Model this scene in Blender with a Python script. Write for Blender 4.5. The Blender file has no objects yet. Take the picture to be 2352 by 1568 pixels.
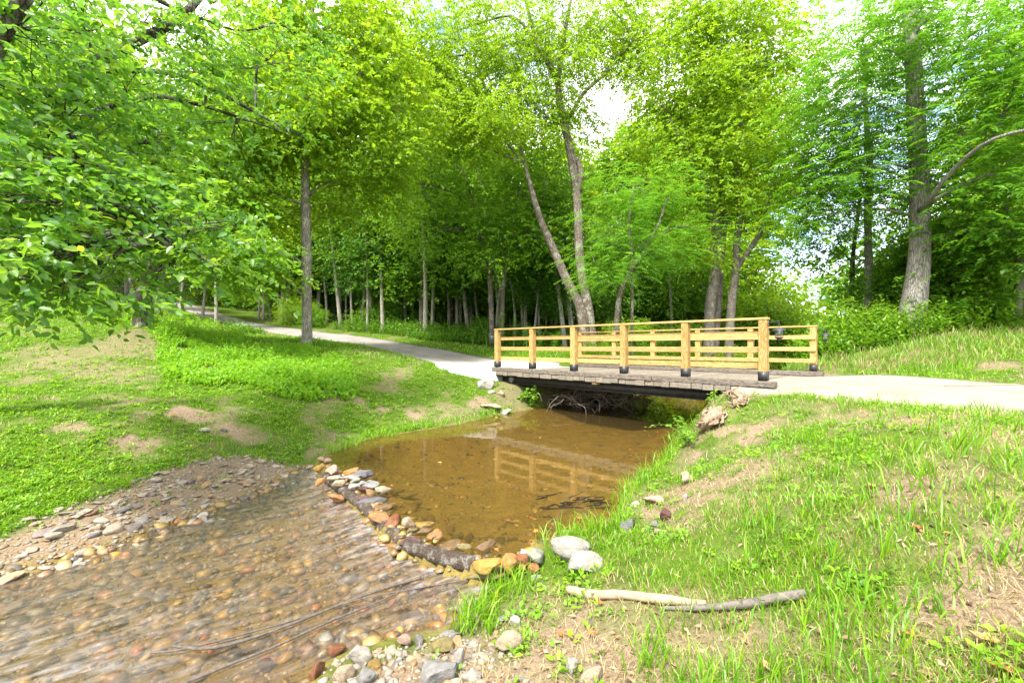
import bpy, bmesh, math, random
import numpy as np
from mathutils import Vector, Matrix

random.seed(7)
RNG = np.random.default_rng(7)
SC = bpy.context.scene
COL = SC.collection

# ------------------------------------------------------------------ camera
F, U0, V0, ZC = 980.0, 1176.0, 795.0, 1.78          # the photograph scaled to 2352 x 1568
cam = bpy.data.cameras.new("camera")
cam.sensor_width = 36.0
cam.lens = 36.0 * F / 2352.0
cam.shift_y = (V0 - 784.0) / 2352.0
cam.clip_start, cam.clip_end = 0.05, 2000.0
camo = bpy.data.objects.new("camera", cam)
camo.location = (0, 0, ZC)
camo.rotation_euler = (math.radians(90), 0, 0)
COL.objects.link(camo)
SC.camera = camo

# ------------------------------------------------------------------ sky, sun, exposure
SUN_EL, SUN_AZ = math.radians(56), math.radians(205)     # azimuth clockwise from +Y: high, behind the camera to the left
world = bpy.data.worlds.new("World")
SC.world = world
world.use_nodes = True
wn, wl = world.node_tree.nodes, world.node_tree.links
wn.clear()
w_out = wn.new("ShaderNodeOutputWorld")
w_bg = wn.new("ShaderNodeBackground"); w_bg.inputs[1].default_value = 0.13
w_sky = wn.new("ShaderNodeTexSky"); w_sky.sky_type = 'NISHITA'; w_sky.sun_disc = False
w_sky.sun_elevation = SUN_EL; w_sky.sun_rotation = SUN_AZ
w_cloud = wn.new("ShaderNodeBackground")
w_cloud.inputs[0].default_value = (1.0, 0.985, 0.955, 1); w_cloud.inputs[1].default_value = 0.88
w_co = wn.new("ShaderNodeTexCoord")
w_map = wn.new("ShaderNodeMapping"); w_map.inputs[3].default_value = (1, 1, 2.2)
w_noise = wn.new("ShaderNodeTexNoise"); w_noise.inputs['Scale'].default_value = 2.6; w_noise.inputs['Detail'].default_value = 7
w_ramp = wn.new("ShaderNodeValToRGB")
w_ramp.color_ramp.elements[0].position = 0.34; w_ramp.color_ramp.elements[1].position = 0.52
w_mix = wn.new("ShaderNodeMixShader")
wl.new(w_co.outputs['Generated'], w_map.inputs[0]); wl.new(w_map.outputs[0], w_noise.inputs['Vector'])
wl.new(w_noise.outputs['Fac'], w_ramp.inputs[0]); wl.new(w_ramp.outputs[0], w_mix.inputs[0])
wl.new(w_sky.outputs[0], w_bg.inputs[0]); wl.new(w_bg.outputs[0], w_mix.inputs[1]); wl.new(w_cloud.outputs[0], w_mix.inputs[2])
wl.new(w_mix.outputs[0], w_out.inputs[0])

sun = bpy.data.lights.new("sun", 'SUN')
sun.energy = 2.9; sun.angle = math.radians(7); sun.color = (1.0, 0.95, 0.86)
suno = bpy.data.objects.new("sun", sun)
sd = Vector((math.sin(SUN_AZ) * math.cos(SUN_EL), math.cos(SUN_AZ) * math.cos(SUN_EL), math.sin(SUN_EL)))
suno.rotation_euler = (-sd).to_track_quat('-Z', 'Y').to_euler()
suno.location = sd * 60
COL.objects.link(suno)

SC.view_settings.view_transform = 'Standard'
SC.view_settings.look = 'None'
SC.view_settings.gamma = 1.0
SC.view_settings.exposure = 2.08
SC.view_settings.use_curve_mapping = False
SC.cycles.use_denoising = True
SC.cycles.max_bounces = 14
SC.cycles.diffuse_bounces = 9
SC.cycles.transmission_bounces = 9
SC.cycles.glossy_bounces = 3
SC.cycles.transparent_max_bounces = 8

# ------------------------------------------------------------------ helpers
def at(u, v, d):
    """a point of the place at depth d (metres in front of the camera)"""
    return Vector(((u - U0) / F * d, d, ZC - (v - V0) / F * d))

def on(u, v, z):
    """the point of the level z seen there"""
    d = (ZC - z) * F / (v - V0)
    return Vector(((u - U0) / F * d, d, z))

def tag(o, label=None, cat=None, group=None, kind=None):
    if label: o["label"] = label
    if cat: o["category"] = cat
    if group: o["group"] = group
    if kind: o["kind"] = kind
    return o

def link(o, parent=None):
    COL.objects.link(o)
    if parent is not None: o.parent = parent
    return o

def empty(name, loc=(0, 0, 0), rz=0.0):
    o = bpy.data.objects.new(name, None)
    o.empty_display_size = 0.2
    o.location = loc; o.rotation_euler = (0, 0, rz)
    return link(o)

def mesh_np(name, verts, faces_list, mat, attrs=None, smooth=False):
    """faces_list: list of int arrays (n,3) or (n,4)"""
    me = bpy.data.meshes.new(name)
    verts = np.asarray(verts, dtype=np.float32)
    me.vertices.add(len(verts))
    me.vertices.foreach_set("co", verts.ravel())
    idx = np.concatenate([np.asarray(f, dtype=np.int32).ravel() for f in faces_list])
    tot = np.concatenate([np.full(len(f), f.shape[1], dtype=np.int32) for f in faces_list])
    start = np.concatenate([[0], np.cumsum(tot)[:-1]]).astype(np.int32)
    me.loops.add(len(idx)); me.loops.foreach_set("vertex_index", idx)
    me.polygons.add(len(tot)); me.polygons.foreach_set("loop_start", start)
    try:
        me.polygons.foreach_set("loop_total", tot)
    except Exception:
        pass
    if smooth:
        me.polygons.foreach_set("use_smooth", np.ones(len(tot), dtype=bool))
    me.update(calc_edges=True)
    for k, a in (attrs or {}).items():
        at_ = me.attributes.new(k, 'FLOAT', 'POINT')
        at_.data.foreach_set("value", np.asarray(a, dtype=np.float32))
    if mat: me.materials.append(mat)
    return me

def obj(name, me, parent=None, loc=None):
    o = bpy.data.objects.new(name, me)
    if loc is not None: o.location = loc
    return link(o, parent)

class MB:
    """collects vertices and faces for ONE mesh"""
    def __init__(self): self.v, self.f, self.n, self.a = [], {3: [], 4: []}, 0, []
    def add(self, verts, faces, a=0.0):
        verts = np.asarray(verts, dtype=np.float32)
        for f in faces:
            f = np.asarray(f, dtype=np.int32)
            if f.size: self.f[f.shape[1]].append(f + self.n)
        self.v.append(verts); self.n += len(verts); self.a.append(np.full(len(verts), a, dtype=np.float32) if np.isscalar(a) else a)
    def box(self, lo, hi):
        x0, y0, z0 = lo; x1, y1, z1 = hi
        v = [(x0,y0,z0),(x1,y0,z0),(x1,y1,z0),(x0,y1,z0),(x0,y0,z1),(x1,y0,z1),(x1,y1,z1),(x0,y1,z1)]
        self.add(v, [np.array([(0,3,2,1),(4,5,6,7),(0,1,5,4),(1,2,6,5),(2,3,7,6),(3,0,4,7)])])
    def tube(self, pts, radii, sides=8, wob=0.0, cap=True, seed=0):
        pts = np.asarray(pts, dtype=float); n = len(pts)
        radii = np.interp(np.linspace(0, 1, n), np.linspace(0, 1, len(radii)), radii)
        t = np.gradient(pts, axis=0); t /= np.linalg.norm(t, axis=1)[:, None] + 1e-9
        ref = np.array([0.31, 0.87, 0.2]) if abs(t[0] @ np.array([0.31, 0.87, 0.2])) < 0.85 else np.array([1.0, 0, 0.1])
        s = np.cross(t, ref); s /= np.linalg.norm(s, axis=1)[:, None] + 1e-9
        b = np.cross(t, s)
        ang = np.linspace(0, 2 * math.pi, sides, endpoint=False)
        r = radii[:, None] * np.ones((1, sides))
        if wob:
            rg = np.random.default_rng(seed + n)
            r = r * (1 + wob * (rg.random((n, sides)) - 0.5) + wob * (rg.random((1, sides)) - 0.5))
        v = pts[:, None, :] + r[..., None] * (np.cos(ang)[None, :, None] * s[:, None, :] + np.sin(ang)[None, :, None] * b[:, None, :])
        v = v.reshape(-1, 3)
        i = np.arange(n - 1)[:, None] * sides; j = np.arange(sides)[None, :]; k = (j + 1) % sides
        q = np.stack([i + j, i + k, i + sides + k, i + sides + j], axis=-1).reshape(-1, 4)
        fs = [q]
        if cap:
            c0, c1 = len(v), len(v) + 1
            v = np.vstack([v, pts[0], pts[-1]])
            jj = np.arange(sides); kk = (jj + 1) % sides; e = (n - 1) * sides
            fs.append(np.stack([np.full(sides, c0), kk, jj], axis=1)); fs.append(np.stack([np.full(sides, c1), e + jj, e + kk], axis=1))
        self.add(v, fs)
    def mesh(self, name, mat, smooth=False, attr=None):
        fl = [np.vstack(self.f[k]) for k in (4, 3) if self.f[k]]
        return mesh_np(name, np.vstack(self.v), fl, mat, {attr: np.concatenate(self.a)} if attr else None, smooth)

def curve(pts, n=12):
    """Catmull-Rom through the points"""
    p = np.asarray([tuple(q) for q in pts], dtype=float)
    if len(p) < 3: return np.array([p[0] + (p[-1] - p[0]) * t for t in np.linspace(0, 1, n)])
    e = np.vstack([2 * p[0] - p[1], p, 2 * p[-1] - p[-2]])
    out = []
    m = len(p) - 1
    for s in np.linspace(0, m, n):
        i = min(int(s), m - 1); t = s - i
        a, b, c, d = e[i], e[i + 1], e[i + 2], e[i + 3]
        out.append(0.5 * ((2 * b) + (c - a) * t + (2 * a - 5 * b + 4 * c - d) * t * t + (3 * b - a - 3 * c + d) * t ** 3))
    return np.array(out)

def hash2(ix, iy, s):
    h = (ix.astype(np.int64) * 374761393 + iy.astype(np.int64) * 668265263 + s * 1442695041) & 0x7fffffff
    h = ((h ^ (h >> 13)) * 1274126177) & 0x7fffffff
    return ((h ^ (h >> 16)) & 0xffff) / 65535.0

def noise2(x, y, s=0):
    x = np.asarray(x, dtype=float); y = np.asarray(y, dtype=float)
    ix, iy = np.floor(x), np.floor(y); fx, fy = x - ix, y - iy
    fx = fx * fx * (3 - 2 * fx); fy = fy * fy * (3 - 2 * fy)
    a, b, c, d = hash2(ix, iy, s), hash2(ix + 1, iy, s), hash2(ix, iy + 1, s), hash2(ix + 1, iy + 1, s)
    return (a * (1 - fx) + b * fx) * (1 - fy) + (c * (1 - fx) + d * fx) * fy

def fbm(x, y, s=0, o=3):
    r, a, t = 0, 1.0, 0
    for i in range(o):
        r = r + a * noise2(x * 2 ** i, y * 2 ** i, s + i); t += a; a *= 0.5
    return r / t

def smooth01(t):
    t = np.clip(t, 0, 1); return t * t * (3 - 2 * t)

def sdist(x, y, poly):
    """signed distance, negative inside"""
    x = np.asarray(x, dtype=float); y = np.asarray(y, dtype=float)
    d = np.full(x.shape, 1e9); inside = np.zeros(x.shape, dtype=bool)
    n = len(poly)
    for i in range(n):
        x0, y0 = poly[i]; x1, y1 = poly[(i + 1) % n]
        ex, ey = x1 - x0, y1 - y0
        t = np.clip(((x - x0) * ex + (y - y0) * ey) / (ex * ex + ey * ey + 1e-12), 0, 1)
        d = np.minimum(d, np.hypot(x - x0 - t * ex, y - y0 - t * ey))
        c = ((y0 > y) != (y1 > y))
        xi = x0 + (y - y0) * ex / (ey if abs(ey) > 1e-12 else 1e-12)
        inside ^= c & (x < xi)
    return np.where(inside, -d, d)

# ------------------------------------------------------------------ materials
def new_mat(name):
    m = bpy.data.materials.new(name); m.use_nodes = True
    n, l = m.node_tree.nodes, m.node_tree.links
    n.clear()
    out = n.new("ShaderNodeOutputMaterial")
    return m, n, l, out

def ramp(n, stops):
    r = n.new("ShaderNodeValToRGB"); e = r.color_ramp.elements
    e[0].position, e[0].color = stops[0][0], (*stops[0][1], 1)
    e[1].position, e[1].color = stops[-1][0], (*stops[-1][1], 1)
    for p, c in stops[1:-1]:
        q = e.new(p); q.color = (*c, 1)
    return r

def leaf_mat(name, stops, trans=0.45, gloss=0.025, attr="rnd", rough=0.45):
    m, n, l, out = new_mat(name)
    a = n.new("ShaderNodeAttribute"); a.attribute_name = attr
    r = ramp(n, stops); l.new(a.outputs['Fac'], r.inputs[0])
    d = n.new("ShaderNodeBsdfDiffuse"); t = n.new("ShaderNodeBsdfTranslucent"); g = n.new("ShaderNodeBsdfGlossy")
    g.inputs['Roughness'].default_value = rough
    hs = n.new("ShaderNodeHueSaturation"); hs.inputs['Hue'].default_value = 0.485; hs.inputs['Value'].default_value = 1.6; hs.inputs['Saturation'].default_value = 1.0
    l.new(r.outputs[0], d.inputs[0]); l.new(r.outputs[0], hs.inputs['Color']); l.new(hs.outputs[0], t.inputs[0])
    x = n.new("ShaderNodeMixShader"); x.inputs[0].default_value = trans
    l.new(d.outputs[0], x.inputs[1]); l.new(t.outputs[0], x.inputs[2])
    y = n.new("ShaderNodeMixShader"); y.inputs[0].default_value = gloss
    l.new(x.outputs[0], y.inputs[1]); l.new(g.outputs[0], y.inputs[2])
    l.new(y.outputs[0], out.inputs[0])
    return m

def noise_node(n, l, vec, scale, detail=5, rough=0.6):
    t = n.new("ShaderNodeTexNoise"); t.inputs['Scale'].default_value = scale
    t.inputs['Detail'].default_value = detail; t.inputs['Roughness'].default_value = rough
    if vec is not None: l.new(vec, t.inputs['Vector'])
    return t

def mapping(n, l, vec, scale=(1, 1, 1), rot=(0, 0, 0)):
    mp = n.new("ShaderNodeMapping"); mp.inputs['Scale'].default_value = scale; mp.inputs['Rotation'].default_value = rot
    l.new(vec, mp.inputs[0]); return mp.outputs[0]

def bump(n, l, h, dist, strength=1.0):
    b = n.new("ShaderNodeBump"); b.inputs['Distance'].default_value = dist; b.inputs['Strength'].default_value = strength
    l.new(h, b.inputs['Height']); return b.outputs[0]

def mixc(n, l, fac, a, b, mode='MIX'):
    m = n.new("ShaderNodeMix"); m.data_type = 'RGBA'; m.blend_type = mode
    for s, v in ((m.inputs[0], fac), (m.inputs[6], a), (m.inputs[7], b)):
        if isinstance(v, (int, float)): s.default_value = v
        elif isinstance(v, tuple): s.default_value = (*v, 1)
        else: l.new(v, s)
    return m.outputs[2]

def math_node(n, l, op, a, b=None, clamp=False):
    m = n.new("ShaderNodeMath"); m.operation = op; m.use_clamp = clamp
    for s, v in ((m.inputs[0], a), (m.inputs[1], b)):
        if v is None: continue
        if isinstance(v, (int, float)): s.default_value = v
        else: l.new(v, s)
    return m.outputs[0]

def principled(n, l, out, color, rough=0.8, normal=None, spec=0.3, metal=0.0):
    p = n.new("ShaderNodeBsdfPrincipled")
    if isinstance(color, tuple): p.inputs['Base Color'].default_value = (*color, 1)
    else: l.new(color, p.inputs['Base Color'])
    if isinstance(rough, (int, float)): p.inputs['Roughness'].default_value = rough
    else: l.new(rough, p.inputs['Roughness'])
    p.inputs['Specular IOR Level'].default_value = spec
    p.inputs['Metallic'].default_value = metal
    if normal is not None: l.new(normal, p.inputs['Normal'])
    l.new(p.outputs[0], out.inputs[0]); return p

def simple_mat(name, color, rough=0.7, scale=20, var=0.3, bdist=0.004, metal=0.0, spec=0.3):
    m, n, l, out = new_mat(name)
    c = n.new("ShaderNodeTexCoord")
    t = noise_node(n, l, c.outputs['Object'], scale)
    dark = tuple(x * (1 - var) for x in color); light = tuple(min(1, x * (1 + var)) for x in color)
    r = ramp(n, [(0.3, dark), (0.7, light)]); l.new(t.outputs['Fac'], r.inputs[0])
    principled(n, l, out, r.outputs[0], rough, bump(n, l, t.outputs['Fac'], bdist), spec, metal)
    return m

def bark_mat(name, dark, mid, light, lichen=(0.55, 0.58, 0.5), lich=0.35, sc=1.0, zs=0.22):
    m, n, l, out = new_mat(name)
    c = n.new("ShaderNodeTexCoord")
    v = mapping(n, l, c.outputs['Object'], (sc, sc, sc * zs))
    t = noise_node(n, l, v, 26, 6, 0.7)
    vo = n.new("ShaderNodeTexVoronoi"); vo.feature = 'DISTANCE_TO_EDGE'; vo.inputs['Scale'].default_value = 22; l.new(v, vo.inputs['Vector'])
    r = ramp(n, [(0.25, dark), (0.5, mid), (0.75, light)]); l.new(t.outputs['Fac'], r.inputs[0])
    t2 = noise_node(n, l, c.outputs['Object'], 3.0 * sc, 5, 0.65)
    r2 = ramp(n, [(0.5, (0, 0, 0)), (0.62, (lich, lich, lich))]); l.new(t2.outputs['Fac'], r2.inputs[0])
    col = mixc(n, l, r2.outputs[0], r.outputs[0], lichen)
    crack = ramp(n, [(0.0, (0.45, 0.45, 0.45)), (0.16, (1, 1, 1))]); l.new(vo.outputs['Distance'], crack.inputs[0])
    col = mixc(n, l, 1.0, col, crack.outputs[0], 'MULTIPLY')
    hgt = math_node(n, l, 'ADD', crack.outputs[0], t.outputs['Fac'])
    principled(n, l, out, col, 0.9, bump(n, l, hgt, 0.02), 0.15)
    return m

def wood_mat(name, axis, base, dark, knots=True, grey=0.0):
    m, n, l, out = new_mat(name)
    c = n.new("ShaderNodeTexCoord"); oi = n.new("ShaderNodeObjectInfo")
    add = n.new("ShaderNodeVectorMath"); add.operation = 'ADD'
    sc = n.new("ShaderNodeVectorMath"); sc.operation = 'SCALE'; sc.inputs['Scale'].default_value = 37.0
    comb = n.new("ShaderNodeCombineXYZ")
    for i in range(3): l.new(oi.outputs['Random'], comb.inputs[i])
    l.new(comb.outputs[0], sc.inputs[0]); l.new(c.outputs['Object'], add.inputs[0]); l.new(sc.outputs[0], add.inputs[1])
    s = [9.0, 9.0, 9.0]; s[axis] = 0.7
    v = mapping(n, l, add.outputs[0], tuple(s))
    t = noise_node(n, l, v, 3.0, 3, 0.5)
    w = n.new("ShaderNodeMath"); w.operation = 'SINE'
    l.new(math_node(n, l, 'MULTIPLY', t.outputs['Fac'], 55.0), w.inputs[0])
    g = math_node(n, l, 'MULTIPLY_ADD', w.outputs[0], 0.5); 
    g.node.inputs[2].default_value = 0.5
    t2 = noise_node(n, l, v, 14.0, 4, 0.6)
    f = math_node(n, l, 'ADD', math_node(n, l, 'MULTIPLY', g, 0.5), math_node(n, l, 'MULTIPLY', t2.outputs['Fac'], 0.5))
    r = ramp(n, [(0.25, tuple(x * 0.8 for x in dark)), (0.42, dark), (0.66, base)]); l.new(f, r.inputs[0])
    col = r.outputs[0]
    br = ramp(n, [(0.0, (0.82, 0.80, 0.76)), (1.0, (1.08, 1.05, 1.0))]); l.new(oi.outputs['Random'], br.inputs[0])
    col = mixc(n, l, 1.0, col, br.outputs[0], 'MULTIPLY')
    if knots:
        s2 = [1.0, 1.0, 1.0]; s2[axis] = 0.45
        v2 = mapping(n, l, add.outputs[0], tuple(s2))
        vo = n.new("ShaderNodeTexVoronoi"); vo.inputs['Scale'].default_value = 5.0; l.new(v2, vo.inputs['Vector'])
        k = ramp(n, [(0.05, (1, 1, 1)), (0.12, (0, 0, 0))]); l.new(vo.outputs['Distance'], k.inputs[0])
        col = mixc(n, l, math_node(n, l, 'MULTIPLY', k.outputs[0], 0.75), col, tuple(x * 0.45 for x in dark))
    principled(n, l, out, col, 0.65, bump(n, l, f, 0.0025), 0.25)
    return m

def rock_mat(name, stops, use_attr=False, rough=0.75, spec=0.3, tintvar=0.35):
    m, n, l, out = new_mat(name)
    c = n.new("ShaderNodeTexCoord")
    if use_attr:
        a = n.new("ShaderNodeAttribute"); a.attribute_name = "rnd"; fac = a.outputs['Fac']
        geo = n.new("ShaderNodeNewGeometry"); vec = geo.outputs['Position']
    else:
        a = n.new("ShaderNodeObjectInfo"); fac = a.outputs['Random']; vec = c.outputs['Object']
    r = ramp(n, stops); l.new(fac, r.inputs[0])
    r.color_ramp.interpolation = 'LINEAR'
    t = noise_node(n, l, vec, 9 if use_attr else 2.2, 6, 0.65)
    t2 = noise_node(n, l, vec, 60 if use_attr else 14, 4, 0.7)
    rr = ramp(n, [(0.3, (1 - tintvar,) * 3), (0.7, (1 + tintvar * 0.6,) * 3)]); l.new(t.outputs['Fac'], rr.inputs[0])
    col = mixc(n, l, 1.0, r.outputs[0], rr.outputs[0], 'MULTIPLY')
    sp = ramp(n, [(0.35, (0.7, 0.7, 0.7)), (0.65, (1.15, 1.13, 1.1))]); l.new(t2.outputs['Fac'], sp.inputs[0])
    col = mixc(n, l, 0.8, col, sp.outputs[0], 'MULTIPLY')
    h = math_node(n, l, 'ADD', t.outputs['Fac'], math_node(n, l, 'MULTIPLY', t2.outputs['Fac'], 0.4))
    principled(n, l, out, col, rough, bump(n, l, h, 0.02 if not use_attr else 0.006), spec)
    return m

def one_rock_mat(name, color, rough=0.7, spec=0.35):
    d = tuple(x * 0.92 for x in color); e = tuple(min(1, x * 1.08) for x in color)
    return rock_mat(name, [(0, d), (1, e)], False, rough, spec)

M = {}
# foliage kinds
G_ = lambda *c: c
M['leaf_yellow'] = leaf_mat("leaf_yellow_green", [(0, (0.085, 0.20, 0.008)), (0.55, (0.18, 0.32, 0.010)), (0.93, (0.27, 0.39, 0.014)), (1, (0.40, 0.34, 0.02))], trans=0.5)
M['leaf_bright'] = leaf_mat("leaf_bright_green", [(0, (0.06, 0.17, 0.010)), (0.6, (0.13, 0.28, 0.012)), (1, (0.21, 0.36, 0.016))], trans=0.5)
M['leaf_mid'] = leaf_mat("leaf_mid_green", [(0, (0.04, 0.13, 0.010)), (0.6, (0.09, 0.22, 0.013)), (1, (0.17, 0.31, 0.016))], trans=0.48)
M['leaf_cool'] = leaf_mat("leaf_cool_green", [(0, (0.045, 0.15, 0.010)), (0.6, (0.09, 0.255, 0.013)), (1, (0.18, 0.33, 0.016))], gloss=0.03, trans=0.52)
M['leaf_deep'] = leaf_mat("leaf_deep_green", [(0, (0.025, 0.09, 0.010)), (0.6, (0.06, 0.17, 0.013)), (1, (0.11, 0.24, 0.016))])
M['leaf_near'] = leaf_mat("leaf_broad_green", [(0, (0.04, 0.15, 0.014)), (0.45, (0.08, 0.22, 0.015)), (0.8, (0.16, 0.30, 0.015)), (1, (0.26, 0.37, 0.02))], gloss=0.04, rough=0.45, trans=0.55)
M['grass'] = leaf_mat("grass_blade", [(0, (0.06, 0.185, 0.008)), (0.45, (0.125, 0.285, 0.009)), (0.74, (0.22, 0.36, 0.012)), (0.80, (0.26, 0.20, 0.08)), (1, (0.38, 0.30, 0.15))], trans=0.35, gloss=0.03)
M['cover'] = leaf_mat("ground_cover_leaf", [(0, (0.065, 0.19, 0.008)), (0.5, (0.135, 0.30, 0.010)), (1, (0.24, 0.38, 0.014))], trans=0.4)
M['weed'] = leaf_mat("weed_leaf", [(0, (0.09, 0.25, 0.014)), (0.5, (0.16, 0.36, 0.018)), (1, (0.26, 0.43, 0.02))], trans=0.5)
M['straw'] = leaf_mat("straw_blade", [(0, (0.24, 0.19, 0.085)), (0.6, (0.36, 0.29, 0.14)), (0.85, (0.42, 0.35, 0.19)), (1, (0.16, 0.25, 0.03))], trans=0.3)
M['dead_leaf'] = leaf_mat("fallen_leaf", [(0, (0.36, 0.10, 0.03)), (0.5, (0.42, 0.17, 0.05)), (1, (0.46, 0.30, 0.12))], trans=0.2)
M['litter'] = leaf_mat("leaf_litter", [(0, (0.10, 0.06, 0.035)), (0.5, (0.24, 0.15, 0.09)), (0.9, (0.34, 0.25, 0.17)), (1, (0.42, 0.16, 0.04))], trans=0.1)
# bark
M['bark_dark'] = bark_mat("bark_dark_mossy", (0.02, 0.017, 0.014), (0.06, 0.05, 0.04), (0.13, 0.11, 0.09), (0.33, 0.36, 0.26), 0.7)
M['bark_grey'] = bark_mat("bark_grey", (0.127, 0.109, 0.091), (0.246, 0.222, 0.191), (0.382, 0.355, 0.309), (0.501, 0.501, 0.437), 0.4)
M['bark_brown'] = bark_mat("bark_brown", (0.061, 0.046, 0.036), (0.162, 0.132, 0.106), (0.304, 0.264, 0.217), (0.467, 0.467, 0.406), 0.5)
M['bark_furrow'] = bark_mat("bark_furrowed_grey", (0.131, 0.116, 0.105), (0.239, 0.219, 0.200), (0.354, 0.331, 0.308), (0.424, 0.400, 0.354), 0.35, 1.25, 0.10)
M['bark_pole'] = bark_mat("bark_pole", (0.095, 0.080, 0.066), (0.208, 0.180, 0.151), (0.340, 0.312, 0.265), (0.472, 0.472, 0.416), 0.35, 1.6)
M['twig'] = simple_mat("twig_bark", (0.16, 0.13, 0.10), 0.9, 30, 0.4)
M['log'] = bark_mat("wet_log_bark", (0.035, 0.026, 0.02), (0.115, 0.085, 0.065), (0.22, 0.175, 0.145), (0.40, 0.38, 0.34), 0.6, 4.0, 0.5)
# wood
PINE, PINE_D = (0.49, 0.345, 0.15), (0.40, 0.25, 0.085)
M['pine_x'] = wood_mat("pine_board", 0, PINE, PINE_D)
M['pine_z'] = wood_mat("pine_post", 2, PINE, (0.34, 0.19, 0.055))
M['timber_x'] = wood_mat("weathered_timber", 0, (0.20, 0.175, 0.15), (0.085, 0.07, 0.062), False)
M['timber_y'] = wood_mat("weathered_plank", 1, (0.27, 0.24, 0.205), (0.12, 0.105, 0.09), False)
M['black_metal'] = simple_mat("black_metal", (0.022, 0.023, 0.028), 0.45, 40, 0.3, 0.0005, 0.0, 0.5)
M['bolt'] = simple_mat("steel_bolt", (0.07, 0.07, 0.075), 0.6, 40, 0.2, 0.0003, 0.0)
M['beam'] = simple_mat("dark_steel_beam", (0.035, 0.032, 0.03), 0.55, 6, 0.5, 0.002, 0.2)
M['lantern'] = simple_mat("lantern_bronze", (0.06, 0.06, 0.085), 0.4, 30, 0.2, 0.0003, 0.4)
M['concrete'] = simple_mat("concrete", (0.60, 0.56, 0.49), 0.9, 5, 0.10, 0.004)
M['abutment'] = simple_mat("old_concrete", (0.252, 0.238, 0.210), 0.9, 4, 0.25, 0.01)
M['stick2'] = simple_mat("grey_branch", (0.125, 0.105, 0.095), 0.85, 26, 0.45, 0.008)
M['stick'] = simple_mat("grey_stick", (0.085, 0.07, 0.058), 0.85, 40, 0.5, 0.003)
M['pale_wood'] = simple_mat("peeled_wood", (0.292, 0.222, 0.151), 0.7, 9, 0.25, 0.004)
M['grey_wood'] = bark_mat("grey_branch_bark", (0.14, 0.12, 0.11), (0.23, 0.205, 0.19), (0.32, 0.295, 0.27), (0.36, 0.34, 0.30), 0.4, 3.0, 0.5)
M['root_wood'] = simple_mat("weathered_root", (0.238, 0.168, 0.115), 0.85, 14, 0.45, 0.012)
M['mud_twig'] = simple_mat("waterlogged_twig", (0.02, 0.016, 0.011), 0.9, 14, 0.4, 0.002, 0.0, 0.05)
M['brush'] = simple_mat("dead_brush", (0.13, 0.105, 0.085), 0.9, 14, 0.5, 0.002)
# stones
STONES = [(0, (0.36, 0.33, 0.27)), (0.14, (0.40, 0.33, 0.24)), (0.28, (0.27, 0.25, 0.22)), (0.42, (0.38, 0.25, 0.13)), (0.55, (0.33, 0.29, 0.25)), (0.66, (0.42, 0.37, 0.30)), (0.78, (0.30, 0.17, 0.085)), (0.88, (0.19, 0.17, 0.17)), (1, (0.44, 0.38, 0.28))]
_OLD = [(0, (0.273, 0.248, 0.211)), (0.14, (0.322, 0.273, 0.205)), (0.28, (0.223, 0.211, 0.192)), (0.42, (0.310, 0.205, 0.105)), (0.55, (0.186, 0.167, 0.161)),
          (0.66, (0.335, 0.298, 0.248)), (0.78, (0.248, 0.143, 0.074)), (0.88, (0.136, 0.118, 0.124)), (1, (0.353, 0.310, 0.236))]
WET = [(0, (0.05, 0.038, 0.022)), (0.12, (0.20, 0.115, 0.028)), (0.25, (0.045, 0.042, 0.042)), (0.38, (0.33, 0.20, 0.035)), (0.5, (0.10, 0.08, 0.065)),
       (0.6, (0.30, 0.12, 0.035)), (0.7, (0.17, 0.15, 0.115)), (0.8, (0.06, 0.055, 0.06)), (0.9, (0.36, 0.25, 0.08)), (1, (0.24, 0.21, 0.17))]
M['stone'] = rock_mat("river_stone", STONES)
M['gravel'] = rock_mat("gravel_stone", [(p, tuple(x * 0.72 for x in c)) for p, c in STONES], True)
M['wet_gravel'] = rock_mat("creek_bed_stone", WET, True, 0.35, 0.5)

# ------------------------------------------------------------------ layout of the place
BO = np.array([-0.44, 13.03]); BE = np.array([4.64, 7.87])            # ends of the near railing
BA = (BE - BO) / np.linalg.norm(BE - BO); BN = np.array([-BA[1], BA[0]])
BL = float(np.linalg.norm(BE - BO)); BW = 4.25
BRZ = math.atan2(BA[1], BA[0])
LOW = -0.15                                                            # level of the creek below the log dam

def xy(p): return (p[0], p[1])
dam_line = [on(728, 1066, 0), on(770, 1102, 0), on(835, 1160, 0), on(880, 1212, 0), on(925, 1248, 0), on(1010, 1278, 0), on(1100, 1306, 0), on(1180, 1292, 0)]
POOL = [xy(on(u, v, 0)) for u, v in [(728, 1062), (760, 1040), (800, 1022), (860, 1003), (960, 990), (1060, 972), (1120, 958), (1190, 944), (1240, 936)]]
POOL += [(2.2, 13.8), (4.4, 15.5), (6.6, 16.1), (9.0, 16.2), (13.5, 20.0), (22, 30), (34, 36), (36, 30), (22, 21.5), (15, 16.6), (11.2, 15.0), (8.6, 13.9), (6.2, 11.6), (4.6, 9.9)]
POOL += [xy(on(u, v, 0)) for u, v in [(1590, 975), (1560, 990), (1542, 1030), (1510, 1068), (1465, 1100), (1425, 1140), (1412, 1180), (1395, 1212), (1330, 1222), (1255, 1236), (1225, 1262)]]
POOL += [xy(p) for p in reversed(dam_line)]
CREEK = [xy(p) for p in dam_line]
CREEK += [xy(on(u, v, LOW)) for u, v in [(1200, 1318), (1130, 1340), (1085, 1400), (1010, 1440), (900, 1462), (790, 1490), (735, 1530), (690, 1575), (560, 1720)]]
CREEK += [(-1.4, 0.6), (-4.6, 0.4), (-6.5, 1.8)]
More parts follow.
